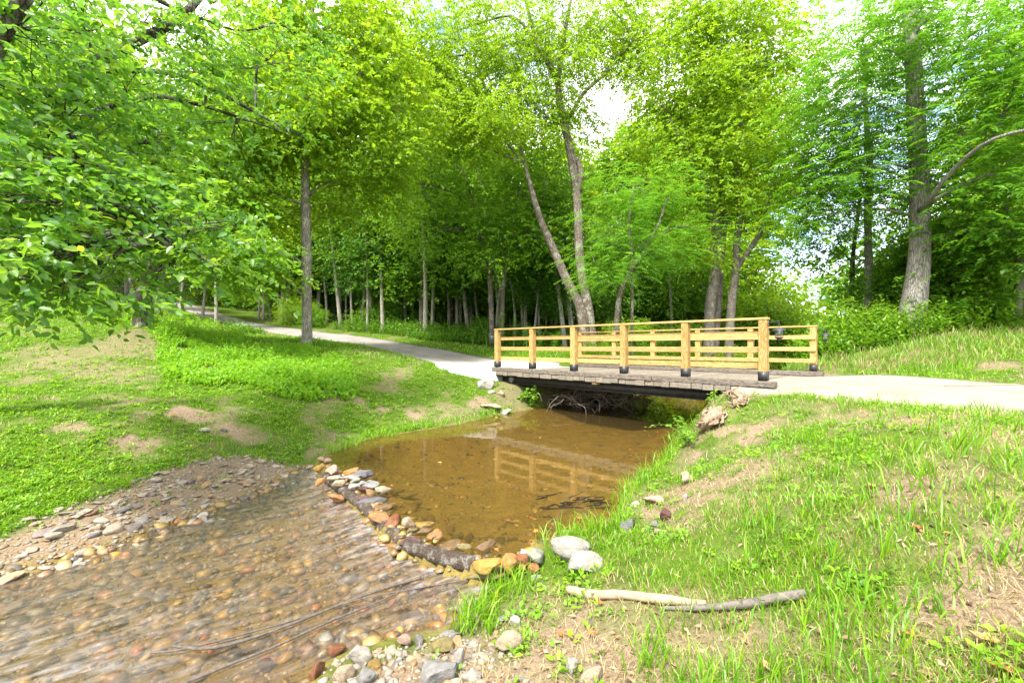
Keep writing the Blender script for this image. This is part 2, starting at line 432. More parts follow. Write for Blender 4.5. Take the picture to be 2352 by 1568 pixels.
CREEK += [xy(on(u, v, LOW)) for u, v in [(-320, 1390), (-120, 1330), (0, 1302), (130, 1280), (290, 1232), (420, 1186), (560, 1138), (640, 1095), (700, 1072)]]

# land heights: (u, v, depth)
CT = [at(*c) for c in [
    (0, 1200, 4.35), (300, 1110, 5.5), (560, 1042, 6.9), (720, 1030, 7.3), (900, 958, 9.4), (1000, 930, 10.6), (1100, 900, 11.9),
    (0, 1050, 5.6), (300, 960, 6.9), (600, 950, 8.0), (800, 900, 10.0), (960, 880, 12.0), (1060, 868, 12.6),
    (0, 850, 9.0), (300, 850, 9.5), (600, 850, 10.6), (850, 830, 13.6), (960, 840, 14.2),
    (0, 780, 13.0), (0, 720, 18.0), (150, 700, 22.0), (200, 760, 13.5), (330, 748, 12.0), (500, 800, 13.0), (400, 765, 14.0),
    (705, 786, 14.3), (620, 800, 13.5), (800, 805, 15.0), (760, 788, 17.0),
    (1000, 830, 16.0), (920, 808, 18.5), (850, 788, 21.5), (700, 768, 24.5), (560, 747, 27.5), (480, 725, 30.0), (400, 697, 34.0), (330, 680, 38.0),
    (1100, 832, 17.0), (1050, 800, 20.0), (1000, 775, 24.0), (900, 765, 26.0), (750, 750, 29.0), (1150, 800, 22.0), (1200, 790, 27.0),
    (1340, 812, 19.0), (1480, 845, 21.0), (1640, 840, 18.0), (1540, 850, 17.0), (1900, 830, 20.0),
    (1800, 905, 7.4), (1900, 925, 6.4), (2060, 940, 5.6), (2352, 955, 4.8), (1880, 862, 10.9), (2100, 872, 9.2), (2352, 892, 7.9),
    (1900, 838, 11.8), (2100, 835, 11.0), (2100, 780, 12.4), (2095, 755, 13.0), (2352, 850, 9.2), (2352, 765, 12.0), (1930, 800, 13.0), (1993, 745, 15.5),
    (2200, 740, 16.0), (1850, 805, 16.0),
    (1690, 925, 7.3), (1680, 1000, 6.2), (1640, 1060, 5.6), (1720, 1060, 4.7), (2000, 1090, 3.2), (2300, 1150, 2.4), (2352, 1568, 1.55), (2000, 1568, 1.75),
    (1850, 1370, 2.3), (1600, 1400, 2.55), (1450, 1370, 2.72), (1500, 1520, 2.2), (1330, 1300, 3.28), (1470, 1215, 4.1), (1560, 1130, 4.75), (1540, 1080, 5.9),
    (1230, 1345, 3.2), (1150, 1420, 2.9), (1000, 1500, 2.68), (900, 1560, 2.5), (1200, 1560, 2.25)]]
CT = [(p.x, p.y, p.z) for p in CT]
CT += [(0, 0, 0.2), (0.8, 0.8, 0.3), (2.5, 0, 0.75), (5, 0, 1.0), (6.6, 2.2, 1.0), (9, 4, 1.02), (9, -4, 1.1), (-1, -3, 0.1), (-5, -4, 0.2), (-8, 1.0, 0.5), (-9, 4.5, 0.8), (-14, 5, 1.6), (-20, -2, 2.5),
       (-26, 10, 3.6), (-40, 30, 8.0), (-30, 50, 9.0), (-10, 45, 5.0), (5, 40, 3.0), (15, 34, 1.2), (24, 20, 2.0), (30, 30, 1.0), (22, 10, 3.0), (30, 0, 3.0), (-60, 80, 14), (0, 90, 6), (50, 60, 2), (60, 10, 5), (70, 100, 4), (-70, 0, 9), (0, -40, 1), (60, -40, 4), (-60, -40, 5)]
CT = np.array(CT)
def _tps():
    P_ = CT[:, :2] / 10.0; n = len(P_)
    r2 = ((P_[:, None] - P_[None]) ** 2).sum(-1)
    K = 0.5 * r2 * np.log(r2 + 1e-12) + np.eye(n) * 0.0015
    A = np.zeros((n + 3, n + 3)); A[:n, :n] = K; A[:n, n] = 1; A[:n, n + 1:] = P_; A[n:, :n] = A[:n, n:].T
    return P_, np.linalg.solve(A, np.concatenate([CT[:, 2], np.zeros(3)]))
TP, TW = _tps()
def land(x, y):
    x = np.asarray(x, dtype=float); sh = x.shape
    q = np.stack([x.ravel(), np.asarray(y, dtype=float).ravel()], 1) / 10.0
    q = np.clip(q, -12, 13)
    out = np.empty(len(q))
    for i in range(0, len(q), 20000):
        s = q[i:i + 20000]
        r2 = ((s[:, None] - TP[None]) ** 2).sum(-1)
        out[i:i + 20000] = (0.5 * r2 * np.log(r2 + 1e-12)) @ TW[:-3] + TW[-3] + s @ TW[-2:]
    return out.reshape(sh)

# roads: two edge lines each, same number of points
def W2(*p): return [np.array(q, dtype=float) for q in p]
bl = lambda s, t: BO + BA * s + BN * t
APRON_R = ([bl(6.72, -0.12), bl(7.6, -0.14), bl(8.4, -0.5), np.array([5.75, 5.6]), np.array([6.2, 4.2]), np.array([6.5, 2.0]), np.array([6.6, -2.0]), np.array([6.6, -8])],
           [bl(6.72, 4.36), bl(7.6, 4.36), bl(8.6, 4.3), np.array([9.3, 8.6]), np.array([10.0, 7.2]), np.array([10.3, 5.0]), np.array([10.4, -1.0]), np.array([10.4, -8])])
APRON_L = ([bl(0.02, -0.14), bl(-0.5, -0.55), bl(-1.3, -0.75), bl(-2.6, -0.45), bl(-3.4, 0.1)],
           [bl(0.02, 4.36), bl(-0.5, 4.36), bl(-1.3, 4.1), bl(-2.5, 3.6), bl(-3.2, 3.0)])
def rp(*c): return [np.array(xy(at(*q))) for q in c]
ROAD_L = ([bl(-3.3, 0.05)] + rp((880, 806, 18.6), (760, 783, 21.5), (640, 762, 24.5), (540, 747, 27.0), (460, 722, 29.5), (380, 694, 33), (300, 680, 37), (200, 672, 41)),
          [bl(-3.1, 3.05)] + rp((960, 798, 20.6), (850, 780, 23.6), (700, 766, 26.6), (590, 746, 29.2), (500, 717, 32), (420, 690, 36), (340, 676, 41), (240, 668, 46)))
def strip_poly(r): return [tuple(p) for p in r[0]] + [tuple(p) for p in reversed(r[1])]
RP_R, RP_A, RP_L = strip_poly(APRON_R), strip_poly(APRON_L), strip_poly(ROAD_L)

def axis_pts(segs):
    out = []
    for a, b, st in segs: out += list(np.arange(a, b - 1e-6, st))
    return np.array(out)
gx = np.concatenate([-np.geomspace(220, 26, 16), axis_pts([(-25, -10, 0.4), (-10, -6, 0.16), (-6, 5.5, 0.075), (5.5, 12, 0.16), (12, 26, 0.5)]), np.geomspace(26.5, 220, 16)])
gy = np.concatenate([-np.geomspace(60, 3, 10), axis_pts([(-2.5, 1.2, 0.25), (1.2, 10, 0.07), (10, 18, 0.14), (18, 44, 0.5)]), np.geomspace(44.5, 320, 24)])
GX, GY = np.meshgrid(gx, gy)
SD_POOL, SD_CREEK = sdist(GX, GY, POOL), sdist(GX, GY, CREEK)
SD_R = np.minimum(np.minimum(sdist(GX, GY, RP_R), sdist(GX, GY, RP_A)), sdist(GX, GY, RP_L))
LAND = land(GX, GY)
H = LAND + (fbm(GX * 1.3, GY * 1.3, 3) - 0.5) * 0.12 * smooth01(SD_R / 0.8) + (fbm(GX * 7, GY * 7, 9) - 0.5) * 0.05 * smooth01(SD_R / 0.5)
H = np.where(SD_R < 0.35, np.minimum(H, LAND + 0.0) - 0.05 * smooth01((0.25 - SD_R) / 0.25), H)
bw = np.where((GX > 1.0) & (GY > 3.9), 0.8, 1.1)
bw = np.where(GY > 9, 0.7, bw)
k = smooth01(SD_POOL / bw) ** 0.8
H = np.where(SD_POOL > 0, 0.015 + (np.maximum(H, 0.06) - 0.015) * k, H)
kc = smooth01(SD_CREEK / 1.3)
ks = smooth01((SD_CREEK / (SD_CREEK + np.maximum(SD_POOL, 0) + 1e-6) - 0.35) / 0.3)
H = np.where((SD_CREEK > 0) & (SD_POOL > 0), (LOW + 0.01 + (H - LOW - 0.01) * kc) * (1 - ks) + H * ks, H)
H = np.where(SD_POOL <= 0, -0.015 - 0.30 * smooth01(-SD_POOL / 1.6) + (fbm(GX * 3, GY * 3, 5) - 0.5) * 0.05 * smooth01(-SD_POOL / 0.6), H)
H = np.where(SD_CREEK <= 0, LOW - 0.02 - 0.10 * smooth01(-SD_CREEK / 0.7) + (fbm(GX * 2.5, GY * 2.5, 6) - 0.5) * 0.09 * smooth01(-SD_CREEK / 0.5), H)

def ground(x, y):
    x = np.asarray(x, dtype=float); y = np.asarray(y, dtype=float)
    i = np.clip(np.searchsorted(gx, x) - 1, 0, len(gx) - 2); j = np.clip(np.searchsorted(gy, y) - 1, 0, len(gy) - 2)
    tx = np.clip((x - gx[i]) / (gx[i + 1] - gx[i]), 0, 1); ty = np.clip((y - gy[j]) / (gy[j + 1] - gy[j]), 0, 1)
    return (H[j, i] * (1 - tx) + H[j, i + 1] * tx) * (1 - ty) + (H[j + 1, i] * (1 - tx) + H[j + 1, i + 1] * tx) * ty
def gz(x, y): return float(ground(np.array([x]), np.array([y]))[0])

GBAR = [xy(on(u, v, 0)) for u, v in [(-250, 1290), (0, 1212), (110, 1178), (200, 1152), (300, 1118), (380, 1088), (470, 1062), (560, 1048), (640, 1045), (720, 1050), (735, 1085), (650, 1120), (560, 1150), (420, 1200), (290, 1250), (130, 1300), (0, 1330), (-250, 1400)]]
GNEAR = [xy(on(u, v, -0.05)) for u, v in [(640, 1620), (700, 1520), (790, 1478), (900, 1452), (1020, 1425), (1090, 1390), (1150, 1400), (1180, 1450), (1200, 1520), (1230, 1620), (1000, 1800)]]
def dirt_field(x, y):
    """0 grass .. 1 bare soil"""
    a = fbm(x * 0.9, y * 0.9, 21, 4)
    d = smooth01((a - 0.55) / 0.15) * 0.6
    gr = fbm(x * 3.1, y * 3.1, 27, 4)
    d = d + smooth01((x - 0.2) / 1.0) * (y < 9) * 0.30 * smooth01((fbm(x * 1.7, y * 1.7, 29, 4) - .42) / .2)
    def blob(cx, cy, rx, ry, s): return s * np.exp(-(((x - cx) / rx) ** 2 + ((y - cy) / ry) ** 2))
    for u, v, z, rx, ry, s in [(370, 985, .35, .8, .45, .95), (250, 1020, .3, 1.2, .3, .7), (500, 1000, .25, .8, .35, .75), (850, 950, .25, 1.6, .3, .7), (1090, 925, .3, .8, .5, .8),
                               (1600, 1120, .3, .5, .6, 1.1), (1700, 1060, .5, .5, .4, .7), (1250, 1480, .05, .35, .4, 1.0), (1500, 1460, .2, .5, .3, .6), (2250, 1430, .5, .35, .25, 1.0),
                               (1750, 940, .9, .5, .4, .5), (2050, 1240, .5, .4, .25, .7), (120, 950, .6, 1.4, .3, .5), (1640, 1010, .4, .5, .5, .7)]:
        p = on(u, v, z); d = d + blob(p.x, p.y, rx, ry, s) * (0.1 + 1.5 * smooth01((gr - .42) / .14))
    d = d + blob(9.5, 11.4, 2.2, 0.7, 0.9) + blob(12.5, 10.2, 2.2, .6, .6)
    return np.clip(d, 0, 1)

DIRT = dirt_field(GX, GY)
GRV = np.maximum(smooth01(-sdist(GX, GY, GBAR) / 0.3), smooth01(-sdist(GX, GY, GNEAR) / 0.3))
WETM = np.maximum(smooth01((0.15 - SD_POOL) / 0.25), smooth01((0.2 - SD_CREEK) / 0.3))
def ground_material():
    m, n, l, out = new_mat("ground_soil_and_turf")
    c = n.new("ShaderNodeNewGeometry")
    def A(nm):
        a = n.new("ShaderNodeAttribute"); a.attribute_name = nm; return a.outputs['Fac']
    t = noise_node(n, l, c.outputs['Position'], 3.5, 8, 0.7); t2 = noise_node(n, l, c.outputs['Position'], 40, 6, 0.7)
    soil = ramp(n, [(0.3, (0.11, 0.078, 0.048)), (0.5, (0.20, 0.148, 0.098)), (0.7, (0.29, 0.225, 0.155))]); l.new(t2.outputs['Fac'], soil.inputs[0])
    turf = ramp(n, [(0.3, (0.03, 0.06, 0.006)), (0.5, (0.06, 0.11, 0.009)), (0.7, (0.11, 0.13, 0.025))]); l.new(t.outputs['Fac'], turf.inputs[0])
    forest = ramp(n, [(0.3, (0.045, 0.05, 0.02)), (0.7, (0.10, 0.10, 0.04))]); l.new(t2.outputs['Fac'], forest.inputs[0])
    col = mixc(n, l, A("dirt"), turf.outputs[0], soil.outputs[0])
    col = mixc(n, l, A("wood"), col, forest.outputs[0])
    col = mixc(n, l, A("gravel"), col, soil.outputs[0])
    bed = ramp(n, [(0.3, (0.09, 0.064, 0.022)), (0.5, (0.18, 0.132, 0.046)), (0.75, (0.28, 0.21, 0.08))]); l.new(t2.outputs['Fac'], bed.inputs[0])
    bt = ramp(n, [(0.35, (0.72, 0.72, 0.72)), (0.65, (1.15, 1.12, 1.0))]); l.new(t.outputs['Fac'], bt.inputs[0])
    bedc = mixc(n, l, 1.0, bed.outputs[0], bt.outputs[0], 'MULTIPLY')
    col = mixc(n, l, A("wet"), col, bedc)
    h = math_node(n, l, 'ADD', t.outputs['Fac'], math_node(n, l, 'MULTIPLY', t2.outputs['Fac'], 0.5))
    principled(n, l, out, col, 0.95, bump(n, l, h, 0.03), 0.1)
    return m
M['ground'] = ground_material()
WOODM = smooth01((GY - 19 - 0.12 * np.abs(GX)) / 6) * smooth01((SD_R - 2.0) / 3.0)
nx_, ny_ = len(gx), len(gy)
ii = (np.arange(ny_ - 1)[:, None] * nx_ + np.arange(nx_ - 1)[None, :])
gq = np.stack([ii, ii + 1, ii + nx_ + 1, ii + nx_], -1).reshape(-1, 4)
gme = mesh_np("ground", np.stack([GX, GY, H], -1).reshape(-1, 3), [gq], M['ground'],
              {"dirt": DIRT.ravel(), "gravel": GRV.ravel(), "wet": WETM.ravel(), "wood": WOODM.ravel()}, True)
tag(obj("ground", gme), kind="structure")

# ------------------------------------------------------------------ roads
def strip(name, edges, mat, lift, n=60, m=14, drop=0.14, noise=0.0, zfun=None):
    a, b = curve([(*p, 0) for p in edges[0]], n), curve([(*p, 0) for p in edges[1]], n)
    t = np.linspace(0, 1, m)
    g = a[:, None, :] * (1 - t)[None, :, None] + b[:, None, :] * t[None, :, None]
    z = (zfun or land)(g[..., 0], g[..., 1]) + lift
    if noise: z = z + (fbm(g[..., 0] * 2, g[..., 1] * 2, 31) - 0.5) * noise
    g[..., 2] = z
    # skirt on both long sides and ends
    g = np.concatenate([g[:, :1] - [0, 0, drop], g, g[:, -1:] - [0, 0, drop]], axis=1)
    g = np.concatenate([g[:1] - [0, 0, drop], g, g[-1:] - [0, 0, drop]], axis=0)
    R_, C_ = g.shape[:2]
    i = np.arange(R_ - 1)[:, None] * C_ + np.arange(C_ - 1)[None, :]
    q = np.stack([i, i + 1, i + C_ + 1, i + C_], -1).reshape(-1, 4)
    return obj(name, mesh_np(name, g.reshape(-1, 3), [q], mat, None, True))

def road_material():
    m, n, l, out = new_mat("gravel_road")
    c = n.new("ShaderNodeNewGeometry")
    t = noise_node(n, l, c.outputs['Position'], 1.2, 7, 0.65); t2 = noise_node(n, l, c.outputs['Position'], 45, 5, 0.75)
    r = ramp(n, [(0.3, (0.17, 0.155, 0.145)), (0.7, (0.29, 0.27, 0.25))]); l.new(t.outputs['Fac'], r.inputs[0])
    s = ramp(n, [(0.3, (0.75, 0.75, 0.75)), (0.7, (1.2, 1.18, 1.15))]); l.new(t2.outputs['Fac'], s.inputs[0])
    principled(n, l, out, mixc(n, l, 1.0, r.outputs[0], s.outputs[0], 'MULTIPLY'), 0.95, bump(n, l, t2.outputs['Fac'], 0.02), 0.1)
    return m
M['road'] = road_material()
def concrete_material(name, a, b, c_):
    m, n, l, out = new_mat(name)
    c = n.new("ShaderNodeNewGeometry")
    t = noise_node(n, l, c.outputs['Position'], 1.1, 7, 0.65); t2 = noise_node(n, l, mapping(n, l, c.outputs['Position'], (1, 1, 1)), 60, 4, 0.7)
    r = ramp(n, [(0.3, a), (0.5, b), (0.7, c_)]); l.new(t.outputs['Fac'], r.inputs[0])
    s = ramp(n, [(0.3, (0.86, 0.86, 0.86)), (0.7, (1.08, 1.07, 1.05))]); l.new(t2.outputs['Fac'], s.inputs[0])
    principled(n, l, out, mixc(n, l, 1.0, r.outputs[0], s.outputs[0], 'MULTIPLY'), 0.9, bump(n, l, t2.outputs['Fac'], 0.006), 0.15)
    return m
M['slab_warm'] = concrete_material("concrete_slab_warm", (0.18, 0.155, 0.12), (0.25, 0.22, 0.18), (0.29, 0.26, 0.215))
M['slab_white'] = concrete_material("concrete_slab_white", (0.27, 0.265, 0.25), (0.31, 0.305, 0.29), (0.345, 0.34, 0.32))
def apron_z(s0, sgn):
    def f(x, y):
        s = (x - BO[0]) * BA[0] + (y - BO[1]) * BA[1]
        w = smooth01((s - s0) * sgn / 1.6)
        return (1 - w) * 0.965 + w * land(x, y)
    return f
tag(strip("concrete_driveway", APRON_R, M['slab_warm'], 0.045, 70, 16, 0.3, 0.0, apron_z(6.9, 1)), kind="structure")
tag(strip("concrete_apron", APRON_L, M['slab_white'], 0.045, 30, 14, 0.3, 0.0, apron_z(-0.1, -1)), kind="structure")
tag(strip("gravel_road", ROAD_L, M['road'], 0.03, 90, 12, 0.15, 0.03), kind="structure")

# ------------------------------------------------------------------ water
def pool_material():
    m, n, l, out = new_mat("pool_water")
    c = n.new("ShaderNodeNewGeometry")
    t = noise_node(n, l, mapping(n, l, c.outputs['Position'], (1.0, 2.2, 1)), 2.2, 3, 0.5)
    b = bump(n, l, t.outputs['Fac'], 0.006, 0.2)
    tr = n.new("ShaderNodeBsdfTransparent"); tr.inputs[0].default_value = (0.82, 0.74, 0.50, 1)
    df = n.new("ShaderNodeBsdfDiffuse"); df.inputs[0].default_value = (0.165, 0.118, 0.042, 1)
    mu = n.new("ShaderNodeMixShader"); mu.inputs[0].default_value = 0.16
    l.new(tr.outputs[0], mu.inputs[1]); l.new(df.outputs[0], mu.inputs[2])
    g = n.new("ShaderNodeBsdfGlossy"); g.inputs['Roughness'].default_value = 0.015; l.new(b, g.inputs['Normal'])
    fr = n.new("ShaderNodeFresnel"); fr.inputs[0].default_value = 1.44; l.new(b, fr.inputs['Normal'])
    x = n.new("ShaderNodeMixShader"); l.new(fr.outputs[0], x.inputs[0]); l.new(mu.outputs[0], x.inputs[1]); l.new(g.outputs[0], x.inputs[2])
    l.new(x.outputs[0], out.inputs[0])
    return m
FLOW = math.atan2(-0.55, -0.83)
def creek_material():
    m, n, l, out = new_mat("running_water")
    c = n.new("ShaderNodeNewGeometry")
    v = mapping(n, l, c.outputs['Position'], (1, 1, 1), (0, 0, -FLOW))
    vs = mapping(n, l, v, (1.6, 9.0, 1))
    t = noise_node(n, l, vs, 2.4, 5, 0.6)
    t3 = noise_node(n, l, mapping(n, l, v, (2.2, 7.0, 1)), 2.4, 4, 0.55)
    b = bump(n, l, math_node(n, l, 'ADD', t.outputs['Fac'], math_node(n, l, 'MULTIPLY', t3.outputs['Fac'], 0.5)), 0.03, 0.6)
    tr = n.new("ShaderNodeBsdfTransparent"); tr.inputs[0].default_value = (0.86, 0.79, 0.66, 1)
    dm = n.new("ShaderNodeBsdfDiffuse"); dm.inputs[0].default_value = (0.21, 0.175, 0.15, 1)
    sm = ramp(n, [(0.35, (0.02, 0.02, 0.02)), (0.7, (0.30, 0.30, 0.30))]); l.new(t.outputs['Fac'], sm.inputs[0])
    mm = n.new("ShaderNodeMixShader"); l.new(sm.outputs[0], mm.inputs[0]); l.new(tr.outputs[0], mm.inputs[1]); l.new(dm.outputs[0], mm.inputs[2])
    g = n.new("ShaderNodeBsdfGlossy"); g.inputs['Roughness'].default_value = 0.25; l.new(b, g.inputs['Normal'])
    fr = n.new("ShaderNodeFresnel"); fr.inputs[0].default_value = 1.36; l.new(b, fr.inputs['Normal'])
    x = n.new("ShaderNodeMixShader"); l.new(math_node(n, l, 'MULTIPLY', fr.outputs[0], 1.15, True), x.inputs[0]); l.new(mm.outputs[0], x.inputs[1]); l.new(g.outputs[0], x.inputs[2])
    fo = n.new("ShaderNodeBsdfDiffuse"); fo.inputs[0].default_value = (0.50, 0.50, 0.55, 1)
    a = n.new("ShaderNodeAttribute"); a.attribute_name = "foam"
    st = ramp(n, [(0.40, (0, 0, 0)), (0.80, (1, 1, 1))]); l.new(t3.outputs['Fac'], st.inputs[0])
    t4 = noise_node(n, l, mapping(n, l, v, (2.0, 3.2, 1)), 3.2, 5, 0.7)
    s4 = ramp(n, [(0.38, (0.12, 0.12, 0.12)), (0.66, (1, 1, 1))]); l.new(t4.outputs['Fac'], s4.inputs[0])
    ff = math_node(n, l, 'MULTIPLY', math_node(n, l, 'MULTIPLY', st.outputs[0], s4.outputs[0]), a.outputs['Fac'], True)
    y = n.new("ShaderNodeMixShader"); l.new(ff, y.inputs[0]); l.new(x.outputs[0], y.inputs[1]); l.new(fo.outputs[0], y.inputs[2])
    l.new(y.outputs[0], out.inputs[0])
    return m
M['pool'] = pool_material(); M['creek'] = creek_material()

def dam_side(x, y):
    """distance to the dam line"""
    d = np.full(x.shape, 1e9)
    for p, q in zip(dam_line[:-1], dam_line[1:]):
        ex, ey = q.x - p.x, q.y - p.y
        t = np.clip(((x - p.x) * ex + (y - p.y) * ey) / (ex * ex + ey * ey), 0, 1)
        d = np.minimum(d, np.hypot(x - p.x - t * ex, y - p.y - t * ey))
    return d

def grid_sheet(x0, x1, y0, y1, st, keep, zf):
    xs, ys = np.arange(x0, x1, st), np.arange(y0, y1, st)
    X, Y = np.meshgrid(xs, ys)
    i = np.arange(len(ys) - 1)[:, None] * len(xs) + np.arange(len(xs) - 1)[None, :]
    q = np.stack([i, i + 1, i + len(xs) + 1, i + len(xs)], -1).reshape(-1, 4)
    kp = keep(X, Y).ravel()
    q = q[kp[q].all(1)]
    used = np.unique(q); mp = np.zeros(len(xs) * len(ys), dtype=np.int64); mp[used] = np.arange(len(used))
    Z = zf(X, Y)
    return np.stack([X, Y, Z], -1).reshape(-1, 3)[used], mp[q], used, X, Y

def keep_pool(X, Y): return (sdist(X, Y, POOL) < 0.45) & ~((sdist(X, Y, CREEK) < 0.0)) & ~((sdist(X, Y, CREEK) < 0.30) & (sdist(X, Y, POOL) > 0.0)) & ((sdist(X, Y, POOL) < 0.0) | (ground(X, Y) > 0.0))
pv, pq, _, _, _ = grid_sheet(-5, 36, 2.4, 38, 0.12, keep_pool, lambda X, Y: np.zeros(X.shape))
tag(obj("pool_water", mesh_np("pool_water", pv, [pq], M['pool'])), kind="structure")

def creek_z(X, Y):
    ca, sa = math.cos(FLOW), math.sin(FLOW)
    s, t = X * ca + Y * sa, -X * sa + Y * ca
    d = dam_side(X, Y)
    z = LOW + (fbm(s * 1.1, t * 3.6, 41) - 0.5) * 0.03 + (fbm(s * 3.2, t * 10, 43) - 0.5) * 0.012 - 0.035 * smooth01(d / 3.5)
    return z + 0.03 * np.exp(-(d / 0.3) ** 2)
def keep_creek(X, Y): return (sdist(X, Y, CREEK) < 0.28) & (sdist(X, Y, POOL) > -0.04)
cv, cq, used, CX, CY = grid_sheet(-7, 1.0, 0.4, 7.2, 0.045, keep_creek, creek_z)
dd = dam_side(cv[:, 0], cv[:, 1])
foam = 0.95 * np.exp(-dd / 0.22) + 0.05 + 0.35 * np.exp(-(((cv[:, 0] + 2.9) / 0.9) ** 2 + ((cv[:, 1] - 2.5) / 0.7) ** 2))
tag(obj("running_water", mesh_np("running_water", cv, [cq], M['creek'], {"foam": foam}, True)), kind="structure")
# ------------------------------------------------------------------ bridge
bridge = tag(empty("timber_bridge", (BO[0], BO[1], 0), BRZ), "wooden plank bridge with pine railings over brown pool", "bridge")
def bevel_box(name, size, mat, parent, loc, bev=0.006, rot=None, jit=0.0, seed=0):
    bm = bmesh.new(); bmesh.ops.create_cube(bm, size=1.0)
    bmesh.ops.scale(bm, vec=size, verts=bm.verts)
    if jit:
        rg = random.Random(seed)
        for v in bm.verts: v.co += Vector((rg.uniform(-jit, jit), rg.uniform(-jit, jit), rg.uniform(-jit, jit) * 0.6))
    if bev: bmesh.ops.bevel(bm, geom=list(bm.edges), offset=bev, segments=1, affect='EDGES')
    me = bpy.data.meshes.new(name); bm.to_mesh(me); bm.free(); me.materials.append(mat)
    o = obj(name, me, parent, loc)
    if rot: o.rotation_euler = rot
    return o
ZT = 1.14                        # top of the curb timbers
ZD = 1.02                        # top of the deck
_b = MB(); _b.tube([(0, 0, -0.004), (0, 0, 0.005)], [0.008, 0.007], 6)
BOLT = _b.mesh("bolt", M['bolt'])
def railing(y, inner):
    """inner: +1 when the deck lies towards +y"""
    for i in range(6):
        s = BL * i / 5.0
        p = bevel_box("post", (0.14, 0.14, 1.12 - 0.012), M['pine_z'], bridge, (s, y, ZT + 0.006 + 0.56), 0.006)
        b = MB()
        b.box((-0.075, -0.075, -0.555), (0.075, 0.075, -0.555 + 0.165))
        o = obj("post_base", b.mesh("post_base", M['black_metal']), p)
        for bx in (-0.035, 0.035):
            for bz in (-0.50, -0.43):
                for o_, r_ in (((bx, -0.076, bz), (math.pi / 2, 0, 0)), ((0.076, bx, bz), (0, math.pi / 2, 0))):
                    q_ = obj("bolt", BOLT, p, o_); q_.rotation_euler = r_
    joints = [(-0.085, BL * 0.4), (BL * 0.4, BL + 0.085)]
    for j, (a, c) in enumerate(joints):
        bevel_box("top_rail", (c - a - 0.004, 0.155, 0.04), M['pine_x'], bridge, ((a + c) / 2, y, ZT + 1.128 + 0.021), 0.005)
    for zb, zt in ((0.821, 0.924), (0.516, 0.622), (0.217, 0.323)):
        for j, (a, c) in enumerate([(-0.07, BL * 0.6), (BL * 0.6, BL + 0.07)]):
            bevel_box("rail", (c - a - 0.004, 0.038, zt - zb), M['pine_x'], bridge, ((a + c) / 2, y + inner * (0.07 + 0.0215), ZT + (zb + zt) / 2), 0.004)
railing(0.0, 1); railing(BW, -1)
for y in (0.0, BW):
    cuts = [-0.17, BL * 0.37, BL * 0.70, BL + 0.21] if y == 0 else [-0.17, BL * 0.5, BL + 0.21]
    for j in range(len(cuts) - 1):
        bevel_box("curb_timber", (cuts[j + 1] - cuts[j] - 0.008, 0.2, ZT - ZD - 0.002), M['timber_x'], bridge, ((cuts[j] + cuts[j + 1]) / 2, y + random.uniform(-0.006, 0.006), (ZT + ZD) / 2), 0.012, None, 0.006, j + int(y * 7))
rg = random.Random(3)
s = -0.05
while s < 6.68:
    w = rg.choice([0.14, 0.18, 0.2, 0.2, 0.22, 0.26])
    w = min(w, 6.70 - s)
    if w < 0.06: break
    lo, th = rg.uniform(-0.13, -0.075), rg.uniform(0.098, 0.118)
    hi = BW + rg.uniform(0.08, 0.12)
    bevel_box("deck_plank", (w - 0.008, hi - lo, th), M['timber_y'], bridge, (s + w / 2, (lo + hi) / 2, ZD - th / 2 - rg.uniform(0.0, 0.004)), 0.007, None, 0.003, int(s * 100))
    s += w
for y in (0.18, 1.45, 2.8, 4.07):
    b = MB()
    for (ya, yb, za, zb) in ((-0.07, 0.07, 0.872, 0.89), (-0.07, 0.07, 0.672, 0.69), (-0.008, 0.008, 0.69, 0.872)):
        b.box((0.05, ya, za), (BL - 0.1, yb, zb))
    obj("steel_beam", b.mesh("steel_beam", M['beam']), bridge, (0, y, 0))
bevel_box("beam_block", (0.13, 0.16, 0.05), M['pine_x'], bridge, (BL * 0.49, 0.02, 0.868), 0.004)
def rough_block(name, lo, hi, mat, parent, seed):
    bm = bmesh.new(); bmesh.ops.create_cube(bm, size=1.0)
    bmesh.ops.subdivide_edges(bm, edges=bm.edges, cuts=5, use_grid_fill=True)
    rgl = random.Random(seed)
    for v in bm.verts:
        v.co = Vector([lo[i] + (v.co[i] + 0.5) * (hi[i] - lo[i]) for i in range(3)]) + Vector((rgl.uniform(-1, 1), rgl.uniform(-1, 1), rgl.uniform(-.4, .4))) * 0.02
    me = bpy.data.meshes.new(name); bm.to_mesh(me); bm.free(); me.materials.append(mat)
    return obj(name, me, parent)
rough_block("abutment", (-0.55, -0.05, -0.4), (0.0, 4.35, 0.88), M['abutment'], bridge, 1)
rough_block("abutment", (6.76, -0.06, -0.4), (7.36, 4.35, 0.96), M['abutment'], bridge, 2)

